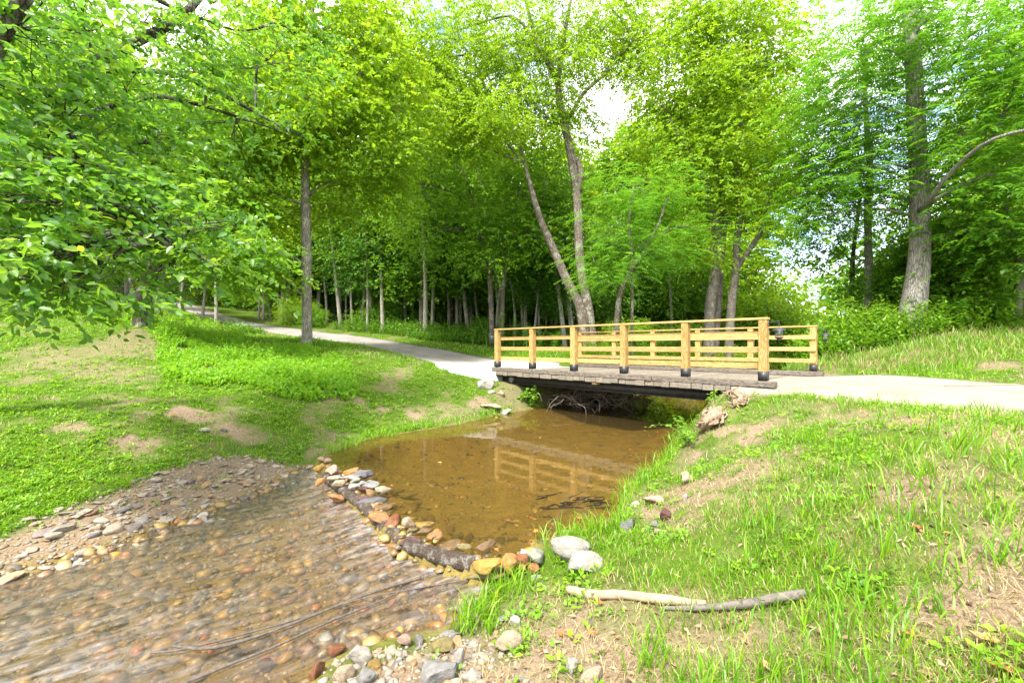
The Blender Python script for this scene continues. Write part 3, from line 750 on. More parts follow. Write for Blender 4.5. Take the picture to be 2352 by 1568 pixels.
def lantern(s, y, sgn, label):
    """hangs from a hook on the end post; sgn: the way the arm points along the bridge"""
    p = BO + BA * s + BN * y
    root = tag(empty("solar_lantern", (p[0], p[1], ZT + 0.742), BRZ), label, "lantern", "dark lanterns on the end posts")
    b = MB()
    arm = [(-sgn * 0.175, 0, 0.29), (-sgn * 0.16, 0, 0.33), (-sgn * 0.08, 0, 0.345), (-0.01 * sgn, 0, 0.352), (0, 0, 0.335), (0, 0, 0.235)]
    b.tube(curve(arm, 14), [0.006], 6); b.box((-sgn * 0.175 - 0.004, -0.015, 0.26), (-sgn * 0.175 + 0.004, 0.015, 0.33))
    obj("hook", b.mesh("hook", M['lantern'], True), root)
    def lathe(name, prof, mat, sides=20):
        pr = np.array(prof); ang = np.linspace(0, 2 * math.pi, sides, endpoint=False)
        v = np.stack([pr[:, None, 0] * np.cos(ang), pr[:, None, 0] * np.sin(ang), np.repeat(pr[:, 1:2], sides, 1)], -1).reshape(-1, 3)
        i = np.arange(len(pr) - 1)[:, None] * sides; j = np.arange(sides)[None]; kk = (j + 1) % sides
        q = np.stack([i + j, i + kk, i + sides + kk, i + sides + j], -1).reshape(-1, 4)
        return obj(name, mesh_np(name, v, [q], mat, None, True), root)
    lathe("roof", [(0.003, 0.236), (0.02, 0.232), (0.05, 0.218), (0.098, 0.196), (0.112, 0.184), (0.112, 0.180), (0.07, 0.178), (0.003, 0.178)], M['lantern'])
    lathe("glass", [(0.060, 0.176), (0.062, 0.12), (0.058, 0.062), (0.003, 0.060)], M['glass'])
    lathe("bottom_cap", [(0.064, 0.062), (0.066, 0.05), (0.04, 0.03), (0.018, 0.012), (0.010, 0.0), (0.001, -0.002)], M['lantern'])
    b = MB()
    for k_ in range(8):
        a = k_ * math.pi / 4
        b.tube([(0.066 * math.cos(a), 0.066 * math.sin(a), 0.058), (0.070 * math.cos(a), 0.070 * math.sin(a), 0.12), (0.068 * math.cos(a), 0.068 * math.sin(a), 0.18)], [0.003], 5)
    for z in (0.09, 0.135):
        b.tube([(0.070 * math.cos(t), 0.070 * math.sin(t), z) for t in np.linspace(0, 2 * math.pi, 17)], [0.003], 5)
    obj("cage", b.mesh("cage", M['lantern']), root)
    return root
def glass_material():
    m, n, l, out = new_mat("lantern_glass")
    tr = n.new("ShaderNodeBsdfTransparent"); tr.inputs[0].default_value = (0.93, 0.95, 0.96, 1)
    g = n.new("ShaderNodeBsdfGlossy"); g.inputs['Roughness'].default_value = 0.05
    x = n.new("ShaderNodeMixShader"); x.inputs[0].default_value = 0.12
    l.new(tr.outputs[0], x.inputs[1]); l.new(g.outputs[0], x.inputs[2]); l.new(x.outputs[0], out.inputs[0]); return m
M['glass'] = glass_material()
lantern(BL + 0.25, 0.0, 1, "dark cage lantern hanging on the tallest, nearest railing post")
lantern(BL + 0.25, BW, 1, "dark cage lantern at the right end of the far railing, before green weeds")
lantern(-0.25, 0.0, -1, "small dark lantern at the bridge end by the white concrete apron")

# ------------------------------------------------------------------ stones
def rock_data(seed, sub=2, facets=9, flat=1.0, rough=0.12):
    bm = bmesh.new(); bmesh.ops.create_icosphere(bm, subdivisions=sub, radius=1.0)
    rgl = np.random.default_rng(seed)
    V_ = np.array([v.co[:] for v in bm.verts]); Fc = np.array([[v.index for v in f.verts] for f in bm.faces])
    bm.free()
    for _ in range(facets):
        n = rgl.normal(size=3); n /= np.linalg.norm(n); kk = rgl.uniform(0.42, 0.8)
        d = V_ @ n; ex = np.maximum(d - kk, 0)
        V_ = V_ - ex[:, None] * n[None] * 0.97
    ph = rgl.uniform(0, 6, (4, 3)); fr = rgl.normal(size=(4, 3)) * 2.2
    for a, f in zip(ph, fr):
        V_ = V_ * (1 + (rough * 0.75 if sub > 2 else rough * 0.4) * np.sin(V_ @ f + a[0]))[:, None]
    if sub > 2: V_ = V_ + rgl.normal(size=V_.shape) * 0.012
    V_ = V_ - V_.mean(0)
    V_ /= np.abs(V_).max(0)
    return V_, Fc
ROCKS = [rock_data(100 + i, 3, 12 + i % 6) for i in range(14)]
PEB = [rock_data(300 + i, 1, 6) for i in range(8)]
ROCK_MESH = [mesh_np("stone", v, [f], M['stone'], None, False) for v, f in ROCKS]
def mesh_with_mat(i, mat):
    me = ROCK_MESH[i].copy(); me.materials.clear(); me.materials.append(mat); return me
_rm = {}
RC = {'tan': (0.310, 0.248, 0.174), 'pale': (0.347, 0.322, 0.279), 'grey': (0.205, 0.198, 0.192), 'white': (0.30, 0.285, 0.255), 'ochre': (0.322, 0.205, 0.050), 'orange': (0.347, 0.167, 0.056), 'rust': (0.248, 0.093, 0.037),
      'brown': (0.186, 0.112, 0.050), 'darkbrown': (0.087, 0.053, 0.031), 'maroon': (0.105, 0.046, 0.043), 'slate': (0.136, 0.133, 0.143), 'pink': (0.322, 0.223, 0.174), 'olive': (0.205, 0.167, 0.068), 'greygreen': (0.236, 0.242, 0.192)}
def rmat(c, wet=False):
    key = (c, wet)
    if key not in _rm:
        col = RC[c]
        _rm[key] = one_rock_mat(("wet_" if wet else "") + "stone_" + c, tuple(x * (0.8 if wet else 1) for x in col), 0.3 if wet else 0.78, 0.5 if wet else 0.3)
    return _rm[key]
_mm = {}
def place_rock(name, p, size, color, wet, label, cat="rock", group=None, i=None, rz=None, tilt=0.0, bury=0.35, absz=False):
    """size: half extents; p sits on the ground unless absz"""
    i = random.randrange(len(ROCK_MESH)) if i is None else i
    key = (i, color, wet)
    if key not in _mm: _mm[key] = mesh_with_mat(i, rmat(color, wet))
    o = bpy.data.objects.new(name, _mm[key])
    z = p[2] if absz else gz(p[0], p[1]) + size[2] * (1 - 2 * bury)
    o.location = (p[0], p[1], z); o.scale = size
    o.rotation_euler = (random.uniform(-tilt, tilt), random.uniform(-tilt, tilt), random.uniform(0, 6.28) if rz is None else rz)
    link(o); tag(o, label, cat, group)
    return o

# stones of the log dam: (x, y, w, h in the enlarged detail, height above the pool, colour, wet, label)
def dz(x, y): return (1150 + x / 2.352) / 1.6327, (1650 + y / 2.352) / 1.6327
DAM = [
 (225, 222, 112, 92, .05, 'pink', 0, "largest pinkish stone at the far end of the log dam"),
 (105, 215, 80, 72, .04, 'ochre', 0, "yellow ochre stone at the far tip of the log dam"),
 (130, 146, 52, 40, .04, 'pink', 0, "small pink stone farthest up the dam by the grassy shore"),
 (182, 160, 60, 36, .03, 'pink', 0, "small flat pinkish stone beside the ochre dam tip stone"),
 (400, 246, 120, 54, .04, 'orange', 0, "orange tan stone beside the long blue-grey slab on the dam"),
 (505, 262, 140, 72, .03, 'slate', 0, "long blue-grey slab lying on the pool side of the dam"),
 (245, 312, 96, 44, .05, 'tan', 0, "tan flat stone on the pale heap of the dam"),
 (292, 348, 104, 54, .06, 'tan', 0, "flat tan-grey stone at the log side of the pale heap"),
 (395, 300, 170, 46, .06, 'grey', 0, "long flat grey stone across the pale heap on the dam"),
 (430, 336, 84, 48, .09, 'greygreen', 0, "greenish grey egg-shaped stone on top of the pale heap"),
 (404, 386, 84, 46, .06, 'pale', 0, "beige oval stone at the foot of the pale heap"),
 (482, 356, 92, 48, .06, 'pale', 0, "pale beige stone right of the greenish egg stone"),
 (560, 370, 150, 34, .04, 'grey', 0, "thin grey slab reaching from the heap into the pool"),
 (500, 406, 72, 44, .04, 'maroon', 1, "dark reddish stone just below the pale heap"),
 (566, 426, 72, 92, .05, 'brown', 0, "upright brown stone next to the square tan stone"),
 (662, 400, 114, 84, .05, 'tan', 0, "square flat-topped tan stone on the pool side of the dam"),
 (516, 490, 104, 54, .02, 'maroon', 1, "dark maroon stone wedged against the upper log"),
 (116, 336, 74, 62, .02, 'orange', 0, "orange tan stone just below the upper log's far end"),
 (255, 462, 116, 84, -.06, 'orange', 1, "bright orange stone below the upper log in running water"),
 (585, 504, 200, 60, .0, 'slate', 1, "wet grey slab with water sliding over it across the dam"),
 (646, 632, 150, 94, .02, 'orange', 1, "wet orange block in the middle of the dam"),
 (668, 572, 176, 50, .0, 'brown', 1, "long wet brown slab behind the orange block"),
 (770, 682, 152, 104, .0, 'rust', 1, "rusty brown wet block beside the pale upright stone"),
 (904, 680, 112, 112, .06, 'tan', 0, "pale tan stone standing upright in the middle of the dam"),
 (1012, 722, 164, 74, .0, 'ochre', 1, "ochre slab leaning on the pale upright stone"),
 (908, 772, 124, 54, .0, 'olive', 1, "dark olive stone under the pale upright stone"),
 (1040, 768, 134, 64, -.01, 'brown', 1, "wet brown stone right of the olive stone"),
 (920, 850, 164, 84, -.01, 'maroon', 1, "dark maroon stone where the two logs meet"),
 (1122, 800, 124, 124, -.02, 'orange', 1, "wet orange stone leaning by the twig on the dam"),
 (1240, 906, 184, 74, -.01, 'brown', 1, "brown ochre slab behind the lower log"),
 (1400, 916, 154, 64, -.01, 'olive', 1, "olive brown slab behind the middle of the lower log"),
 (1560, 908, 174, 84, -.01, 'brown', 1, "rounded grey-brown slab half under water behind the lower log"),
 (1600, 1040, 240, 112, .05, 'ochre', 0, "large ochre stone resting on the wet boulder at the lower log's cut end"),
 (1792, 1006, 162, 134, .05, 'orange', 0, "large orange tan stone beside the large ochre one"),
 (1886, 1010, 100, 94, .04, 'rust', 1, "dark rusty stone leaning between the orange and grey stones"),
 (1930, 962, 84, 84, .03, 'pale', 0, "pale grey stone behind the dark rusty stone"),
 (2030, 968, 150, 116, .04, 'greygreen', 0, "grey-green stone next to the white boulder"),
 (1902, 1080, 84, 66, .0, 'ochre', 0, "small round yellow stone below the dark rusty one"),
 (2000, 1090, 104, 84, -.02, 'orange', 1, "small orange stone under the grey-green one"),
 (1842, 1112, 64, 66, -.05, 'rust', 1, "small rusty red stone wedged by the wet boulder"),
 (1625, 1118, 300, 112, -.06, 'olive', 1, "wet dark ochre boulder at the cut end of the lower log"),
 (1872, 1172, 154, 92, -.10, 'slate', 1, "grey stone at the waterline below the dam's grassy end"),
 (2010, 1182, 114, 104, -.08, 'pale', 0, "pale grey stone in grass below the dam's grassy end"),
]
SUBM = [(900, 592, 200, 92), (880, 486, 176, 54), (1270, 792, 116, 84), (1430, 870, 90, 44), (1700, 900, 150, 60), (1340, 840, 110, 50), (1080, 690, 110, 60), (800, 470, 120, 40), (1830, 890, 130, 40), (980, 560, 90, 40)]
for n_, (x, y, w, h, z, c, wet, lab) in enumerate(DAM):
    u, v = dz(x, y)
    p = on(u, v + h * 0.13, z)
    sc = p.y / F / 3.84
    hw = w * sc * 0.70
    hh = max(0.022, min(h * sc * 0.60, hw))
    rad = max(hw * 0.62, min(hh * 1.1, hw))
    place_rock("dam_stone", (p.x, p.y, z), (hw, rad, hh), c, bool(wet), lab, "stone", "stones of the log dam", n_ % 14, random.uniform(-0.35, 0.35) if w > h * 1.5 else random.uniform(0, 6.28), 0.25, absz=True)
for n_, (x, y, w, h) in enumerate(SUBM):
    u, v = dz(x, y); p = on(u, v, -0.06); sc = p.y / F / 3.84
    place_rock("sunken_stone", (p.x, p.y, -0.055), (w * sc * .52, w * sc * .38, 0.05), random.choice(['brown', 'darkbrown', 'olive']), True, "brown slab under the pool's surface along the dam", "stone", "sunken slabs behind the dam", n_, random.uniform(-.4, .4), 0.1, absz=True)

# stones on the banks: (u, v, w, h, colour, wet, label) in 2352-wide pixels
BANK = [
 (1302, 1262, 96, 62, 'white', 0, "big whitish boulder at the grassy end of the dam"),
 (1348, 1293, 88, 42, 'white', 0, "low white rock in grass just below the big whitish boulder"),
 (1442, 1206, 44, 24, 'slate', 0, "grey-purple rounded stone at the pool's near grassy edge"),
 (1505, 1206, 20, 14, 'grey', 0, "small grey stone inland of the grey-purple rounded one"),
 (1516, 1221, 26, 12, 'tan', 0, "small tan stone half sunk in grass near the pool"),
 (1578, 1100, 42, 30, 'tan', 0, "blocky tan stone on bare earth of the pool bank"),
 (1574, 1142, 20, 14, 'white', 0, "small white stone below the blocky tan stone"),
 (1507, 1150, 56, 24, 'pink', 0, "flat mauve-brown slab at the pool's edge"),
 (1528, 1184, 22, 34, 'maroon', 0, "dark reddish stone standing below the mauve slab"),
 (1460, 1158, 24, 16, 'pale', 0, "small pale stone at the waterline left of the mauve slab"),
 (1165, 1482, 62, 54, 'tan', 0, "large blocky tan rock on the near gravel"),
 (826, 1506, 52, 42, 'pale', 0, "pale angular rock at the near edge of the creek"),
 (792, 1552, 50, 40, 'tan', 0, "rounded tan rock at the picture's bottom edge by the creek"),
 (838, 1560, 44, 36, 'grey', 0, "grey flat rock next to the rounded tan bottom rock"),
 (973, 1526, 38, 36, 'tan', 0, "tan cubic rock left of the long grey slab"),
 (1018, 1487, 52, 36, 'olive', 0, "olive tan oblong rock behind the long grey slab"),
 (1036, 1460, 48, 18, 'grey', 0, "thin grey flagstone above the olive oblong rock"),
 (1056, 1516, 28, 48, 'pale', 0, "tall pale rock standing right of the long grey slab"),
 (1010, 1546, 86, 46, 'grey', 0, "long grey slab on the near gravel"),
 (1086, 1556, 48, 34, 'pale', 0, "pale square rock at the bottom edge below the tall pale rock"),
 (1046, 1568, 34, 20, 'pale', 0, "pale rock cut by the bottom edge of the picture"),
 (1093, 1424, 28, 36, 'tan', 0, "upright tan stone where the grass meets the creek gravel"),
 (1184, 1428, 26, 28, 'pale', 0, "pale rounded stone in grass above the large blocky tan rock"),
 (1150, 1424, 30, 16, 'grey', 0, "flat grey stone between upright tan and pale rounded stones"),
 (928, 1474, 36, 30, 'pink', 0, "pinkish grey stone on wet gravel"),
 (963, 1474, 22, 28, 'grey', 0, "narrow grey stone right of the pinkish grey one"),
 (1360, 1555, 66, 36, 'tan', 0, "pale tan block in grass at the bottom edge"),
 (1312, 1534, 30, 36, 'pale', 0, "pale grey stone in soil left of the tan bottom block"),
 (768, 1494, 44, 34, 'rust', 1, "round reddish wet rock in the creek shallows"),
 (862, 1532, 30, 26, 'ochre', 1, "wet ochre stone beside the pale angular rock"),
 (730, 1540, 26, 40, 'rust', 1, "wet red stone in shallows left of the reddish round rock"),
 (612, 1522, 44, 30, 'darkbrown', 1, "black wet rock in the shallows by the long stick"),
 (1117, 884, 40, 24, 'white', 0, "white boulder on the bank below the bridge's far end"),
 (1152, 905, 18, 14, 'tan', 0, "small tan stone right of the white bank boulder"),
 (1128, 901, 20, 8, 'pale', 0, "thin pale stone under the white bank boulder"),
 (1130, 935, 56, 14, 'tan', 0, "flat tan ledge stone at the waterline below the white bank boulder"),
 (1180, 872, 22, 22, 'grey', 0, "grey block tucked under the bridge's far end"),
 (1160, 946, 40, 12, 'pale', 0, "pale low ledge stone touching the pool under the bridge end"),
 (470, 989, 24, 12, 'pale', 0, "pale flat stone on bare mud of the grassy bank"),
 (515, 988, 14, 7, 'slate', 0, "small slate chip on mud right of the pale flat stone"),
]
for n_, (u, v, w, h, c, wet, lab) in enumerate(BANK):
    # find the ground along the view ray
    d = 1.5
    while d < 30:
        p = at(u, v + h * 0.3, d)
        if p.z <= max(gz(p.x, p.y), -0.2): break
        d += 0.02
    sc = p.y / F
    hw, hh = w * sc * 0.54, h * sc * 0.6
    place_rock("bank_rock", (p.x, p.y, p.z), (hw, max(hw * 0.7, hh * 0.8), hh), c, bool(wet), lab, "rock", "rocks on the banks", (n_ * 5 + 1) % 14, random.uniform(-0.4, 0.4), 0.15, 0.22)

# flat stones of the gravel bars
def scatter_in(poly, n, rgn):
    P_ = np.array(poly); lo, hi = P_.min(0), P_.max(0); out = []
    while len(out) < n:
        q = lo + (hi - lo) * rgn.random((4 * n, 2))
        q = q[sdist(q[:, 0], q[:, 1], poly) < 0]
        out += list(q)
    return np.array(out[:n])
rgn = np.random.default_rng(5)
def bar_stone(poly, n, smin, smax, name, label, group, keepf=None):
    pts = scatter_in(poly, n * 3, rgn); k_ = 0
    for q in pts:
        if k_ >= n: break
        if q[1] < 1.2 or abs(q[0]) > 1.25 * q[1] + 0.3: continue
        if keepf is not None and not keepf(q): continue
        s_ = smin + (smax - smin) * rgn.random() ** 2
        o = bpy.data.objects.new(name, ROCK_MESH[6 + int(rgn.integers(0, 8))])
        o.scale = (s_, s_ * rgn.uniform(0.6, 0.9), s_ * rgn.uniform(0.25, 0.5))
        o.location = (q[0], q[1], gz(q[0], q[1]) + o.scale[2] * 0.45)
        o.rotation_euler = (rgn.uniform(-.25, .25), rgn.uniform(-.25, .25), rgn.uniform(0, 6.28))
        link(o); tag(o, label, "stone", group); k_ += 1
bar_stone(GBAR, 280, 0.03, 0.10, "river_stone", "flat river stone on the gravel bar along the left shore", "stones of the left gravel bar")
bar_stone(GNEAR, 70, 0.02, 0.055, "creek_stone", "small loose stone on the near gravel spit at the bottom", "stones of the near gravel spit")

def pebbles(name, pts, size, mat, kind_label, zoff=0.3, flat=(0.35, 0.6), sink=0.0):
    n = len(pts); mb = MB()
    r = np.random.default_rng(len(pts))
    which = r.integers(0, len(PEB), n)
    zz = ground(pts[:, 0], pts[:, 1])
    for kq in range(len(PEB)):
        id_ = np.nonzero(which == kq)[0]
        if not len(id_): continue
        v, f = PEB[kq]
        a = r.uniform(0, 6.28, len(id_)); s_ = size[id_]
        sx, sy, sz_ = s_, s_ * r.uniform(0.6, 0.95, len(id_)), s_ * r.uniform(*flat, len(id_))
        tl = r.uniform(-.35, .35, len(id_))
        X = v[None, :, 0] * sx[:, None]; Y = v[None, :, 1] * sy[:, None]; Z = v[None, :, 2] * sz_[:, None] + X * tl[:, None]
        XX = X * np.cos(a)[:, None] - Y * np.sin(a)[:, None] + pts[id_, 0][:, None]
        YY = X * np.sin(a)[:, None] + Y * np.cos(a)[:, None] + pts[id_, 1][:, None]
        ZZ = Z + (zz[id_] + sz_ * zoff)[:, None]
        vv = np.stack([XX, YY, ZZ], -1).reshape(-1, 3)
        ff = (f[None] + (np.arange(len(id_)) * len(v))[:, None, None]).reshape(-1, 3)
        mb.add(vv, [ff], np.repeat(r.random(len(id_)), len(v)).astype(np.float32))
    return tag(obj(name, mb.mesh(name, mat, True, "rnd")), kind_label, None, None, "stuff")
def fr(q, m=0.4): return (np.abs(q[:, 0]) < 1.22 * q[:, 1] + m) & (q[:, 1] > 1.3)
q = scatter_in(GBAR, 2600, rgn); q = q[fr(q)]
q2 = scatter_in(GNEAR, 700, rgn); q2 = q2[fr(q2)]
q3 = []
for p_, r_ in zip(dam_line[:-1], dam_line[1:]):
    e_ = np.array([r_.x - p_.x, r_.y - p_.y]); L_ = np.linalg.norm(e_); nn = np.array([-e_[1], e_[0]]) / L_
    for _ in range(int(L_ * 110)):
        q3.append(np.array([p_.x, p_.y]) + e_ * rgn.random() + nn * (0.05 + abs(rgn.normal(0.0, 0.12))))
qq = np.vstack([q, q2])
pebbles("gravel", qq, 0.008 + 0.028 * rgn.random(len(qq)) ** 2, M['gravel'], "loose gravel of the creek shores")
q = scatter_in(CREEK, 6500, rgn); q = q[fr(q)]
w_ = rgn.random(len(q))
pebbles("dam_gravel", np.array(q3), 0.018 + 0.035 * rgn.random(len(q3)) ** 2, M['wet_gravel'], "small stones packed between the logs and slabs of the dam", 0.5, (0.35, 0.6))
pebbles("creek_bed_stones", q, 0.010 + 0.06 * w_ ** 4 + 0.016 * w_, M['wet_gravel'], "ochre and brown stones on the bed of the running creek", 0.25, (0.3, 0.7))
q = scatter_in(POOL, 14000, rgn); q = q[fr(q) & (q[:, 1] < 11)]; q = q[rgn.random(len(q)) < np.clip(4.2 / q[:, 1], 0, 1) ** 2 * 1.2]
pebbles("pool_bed_stones", q, 0.02 + 0.06 * rgn.random(len(q)) ** 2, M['wet_gravel'], "flat brown stones on the bed of the pool", 0.1, (0.12, 0.3))

# ------------------------------------------------------------------ logs, sticks, roots
def rod(name, pts, radii, mat, label, cat, group=None, sides=12, n=24, wob=0.12, seed=0):
    mb = MB(); mb.tube(curve(pts, n), radii, sides, wob, True, seed)
    return tag(obj(name, mb.mesh(name, mat, True)), label, cat, group)
lg = [on(*dz(150, 318), -0.03), on(*dz(300, 420), -0.03), on(*dz(480, 560), -0.045), on(*dz(660, 730), -0.055), on(*dz(860, 905), -0.06)]
upper = rod("dam_log", lg, [0.05, 0.062, 0.066], M['log'], "upper mossy log of the dam with stones piled on it", "log", "logs of the dam", 14, 40, 0.10, 2)
lg = [on(*dz(880, 925), -0.035), on(*dz(1080, 990), -0.03), on(*dz(1280, 1050), -0.03), on(*dz(1465, 1095), -0.03)]
lower = rod("dam_log", lg, [0.058, 0.066, 0.068], M['log'], "lower lichen-spotted log of the dam with a cut end", "log", "logs of the dam", 16, 34, 0.08, 5)
def spill(name, path, label):
    pass
def lie(u, v, off=0.02):
    d = 1.4
    while d < 30:
        p = at(u, v, d)
        if p.z <= gz(p.x, p.y) + off: break
        d += 0.01
    return Vector((p.x, p.y, gz(p.x, p.y) + off))
rod("fallen_branch", [lie(1306, 1354, .03), lie(1360, 1366, .028), lie(1430, 1366, .03), lie(1520, 1376, .03), lie(1622, 1388, .03)], [0.030, 0.032, 0.028, 0.03, 0.018], M['pale_wood'], "pale peeled branch lying in the grass", "branch", None, 10, 30, 0.15, 3)
rod("fallen_branch", [lie(1522, 1398, .02), lie(1600, 1396, .03), lie(1700, 1388, .04), lie(1790, 1374, .045), lie(1852, 1364, .05)], [0.010, 0.018, 0.024, 0.026, 0.024], M['stick2'], "grey barked branch lying in the grass behind the peeled one", "branch", None, 10, 30, 0.12, 4)
def wl_(u, v, o=0.0): return on(u, v, LOW + 0.02 + o)
def stick(pts, radii, mat, label, side=()):
    root = rod("creek_stick", pts, radii, mat, label, "stick", "sticks in the creek", 7, 26, 0.15, len(label))
    return root
stick([wl_(395, 1482), wl_(470, 1488), wl_(560, 1470), wl_(680, 1428), wl_(800, 1380), wl_(900, 1345), wl_(968, 1326, .02)], [0.010, 0.012, 0.010, 0.010, 0.013], M['stick'], "long dark stick with a broken pale end in the running creek")
stick([wl_(345, 1498), wl_(420, 1490), wl_(560, 1455), wl_(700, 1416), wl_(830, 1374), wl_(960, 1350), wl_(1065, 1330)], [0.008, 0.007, 0.006, 0.005], M['stick'], "thin pale-tipped stick lying across the longer dark one")
stick([wl_(380, 1585), wl_(520, 1528), wl_(640, 1480), wl_(760, 1425), wl_(860, 1385), wl_(930, 1352)], [0.010, 0.009, 0.008, 0.006], M['stick'], "long brown stick nearest the bottom edge in the creek")
stick([wl_(985, 1345, .01), wl_(1030, 1338, .02), wl_(1072, 1331, .03)], [0.005, 0.008], M['stick'], "short grey stick poking out below the lower log")
rod("grass_stick", [lie(1352, 1412, .02), lie(1362, 1440, .015), lie(1372, 1478, .01)], [0.006, 0.008, 0.005], M['stick'], "thin crooked twig on bare soil below the peeled branch", "stick", None, 6, 12)
rod("grass_stick", [at(2170, 886, 7.4), at(2260, 884, 7.4), at(2340, 882, 7.4)], [0.012, 0.014, 0.01], M['pale_wood'], "pale stick lying along the far edge of the driveway", "stick", None, 6, 12)
rod("dam_twig", [on(*dz(1105, 900), 0.0), on(*dz(1108, 880), 0.05), on(*dz(1112, 860), 0.10), on(*dz(1135, 850), 0.14)], [0.007, 0.006, 0.007], M['stick'], "thin twig standing up out of the dam stones", "stick", None, 6, 10)

def root_mass(name, pts, rad, label, seed, mat):
    """a gnarled lump of old root: braided ridged strands about a core"""
    r = np.random.default_rng(seed); mb = MB()
    core = curve(pts, 14)
    mb.tube(core, [rad * 0.4, rad * 0.62, rad * 0.55, rad * 0.3], 12, 0.6, True, seed)
    for i in range(78):
        a0 = r.uniform(0, 6.28); tw = r.uniform(-1.2, 1.2)
        i0 = int(r.integers(0, 8)); i1 = min(14, i0 + int(r.integers(4, 9)))
        c = core[i0:i1]; n = len(c)
        t = np.linspace(0, 1, n); rr = rad * r.uniform(0.5, 1.05) * (0.75 + 0.35 * np.sin(t * 3.1 + r.uniform(0, 3)))
        off = np.stack([np.cos(a0 + tw * t) * rr, np.sin(a0 + tw * t) * rr, np.sin(a0 * 3 + 5 * t) * rad * 0.3], -1) + r.normal(size=(n, 3)) * rad * 0.06
        mb.tube(c + off, [rad * 0.05, rad * 0.13 * r.uniform(.5, 1.4), rad * 0.02], 5, 0.9, True, seed + i)
    for i in range(9):
        b = core[int(r.integers(0, len(core)))]; e = b + r.normal(size=3) * rad * np.array([1.6, 1.0, 1.2])
        mb.tube(curve([b, (b + e) / 2 + r.normal(size=3) * rad * 0.3, e], 7), [rad * 0.16, rad * 0.1, rad * 0.02], 5, 0.4, True, seed + i)
    return tag(obj(name, mb.mesh(name, mat, False)), label, "stump")
root_mass("driftwood_stump", [lie(1615, 985, .05), lie(1640, 955, .15), at(1650, 935, 7.9), at(1672, 905, 7.9)], 0.17, "gnarled weathered root stump at the bridge's near corner", 3, M['root_wood'])
root_mass("driftwood_stump", [lie(1690, 930, .05), lie(1700, 915, .1), at(1680, 898, 7.8)], 0.11, "smaller splintered root chunk atop the gnarled stump", 8, M['root_wood'])

def brush_pile():
    r = np.random.default_rng(11); mb = MB()
    for i in range(210):
        c = BO + BA * r.uniform(0.5, 3.4) + BN * r.uniform(0.9, 4.2)
        b = np.array([c[0], c[1], r.uniform(-0.05, 0.5)])
        L = r.uniform(0.5, 1.5); dr = r.normal(size=3); dr[2] *= 0.35; dr /= np.linalg.norm(dr)
        p = [b - dr * L / 2, b + r.normal(size=3) * 0.12, b + dr * L / 2]
        mb.tube(curve(p, 6), [r.uniform(0.006, 0.02), 0.004], 5, 0.2, True, i)
        for j in range(3):
            s_ = b + dr * L * r.uniform(-.3, .5); e = s_ + r.normal(size=3) * np.array([.22, .22, .18])
            mb.tube([s_, (s_ + e) / 2 + r.normal(size=3) * 0.03, e], [0.004, 0.002], 4, 0, False)
    for i in range(14):
        c = BO + BA * r.uniform(0.9, 3.0) + BN * r.uniform(0.2, 0.8)
        b = np.array([c[0], c[1], r.uniform(0.1, 0.5)]); e = b + np.array([r.uniform(-.5, .9), r.uniform(-.7, -.1), r.uniform(-.4, .05)])
        mb.tube(curve([b, (b + e) / 2 + r.normal(size=3) * 0.1, e], 8), [0.012, 0.003], 5, 0.2, True, i)
    o = obj("brush_pile", mb.mesh("brush_pile", M['brush'])); return tag(o, "tangled dead brush caught under the bridge", "brush pile")
brush_pile()
def sunk_brush():
    r = np.random.default_rng(14); mb = MB()
    for i in range(26):
        p = on(1290 + r.uniform(-60, 90), 1152 + r.uniform(-14, 18), 0.005); a = r.normal(0.25, 0.4); L = r.uniform(.1, .3)
        b = np.array(p); e = b + np.array([math.cos(a) * L, math.sin(a) * L, 0])
        mb.tube(curve([b, (b + e) / 2 + r.normal(size=3) * np.array([.03, .03, .008]), e], 6), [0.006, 0.009, 0.002], 5, 0.4, True, i)
    return tag(obj("waterlogged_debris", mb.mesh("waterlogged_debris", M['mud_twig'])), "dark waterlogged twigs lying in the pool", "debris")
sunk_brush()
# ------------------------------------------------------------------ trees
def unit(a): return a / (np.linalg.norm(a, axis=-1, keepdims=True) + 1e-9)

def leaf_faces(base, dirv, nrm, L, W, rich=False):
    """one leaf per row; rich leaves have a curved blade of six triangles, plain ones are folded along the rib"""
    a = unit(dirv); s = unit(np.cross(nrm, a)); n = np.cross(a, s)
    L = L[:, None]; W = W[:, None]; m = len(base)
    if rich:
        pts = [base, base + a * L * .22 + s * W * .40 + n * W * .10, base + a * L * .58 + s * W * .42 + n * W * .06, base + a * L - n * L * .16,
               base + a * L * .58 - s * W * .42 + n * W * .06, base + a * L * .22 - s * W * .40 + n * W * .10, base + a * L * .45 - n * W * .10]
        v = np.stack(pts, 1).reshape(-1, 3)
        o = np.arange(m)[:, None] * 7
        f = np.concatenate([o + np.array([[6, i, (i + 1) % 6]]) for i in range(6)], 0)
        return v, f, 7
    v = np.stack([base, base + a * L * .42 + s * W * .5 + n * W * .16, base + a * L - n * L * .06, base + a * L * .42 - s * W * .5 + n * W * .16], 1).reshape(-1, 3)
    o = np.arange(m)[:, None] * 4
    f = np.concatenate([o + np.array([[0, 1, 2]]), o + np.array([[0, 2, 3]])], 0)
    return v, f, 4

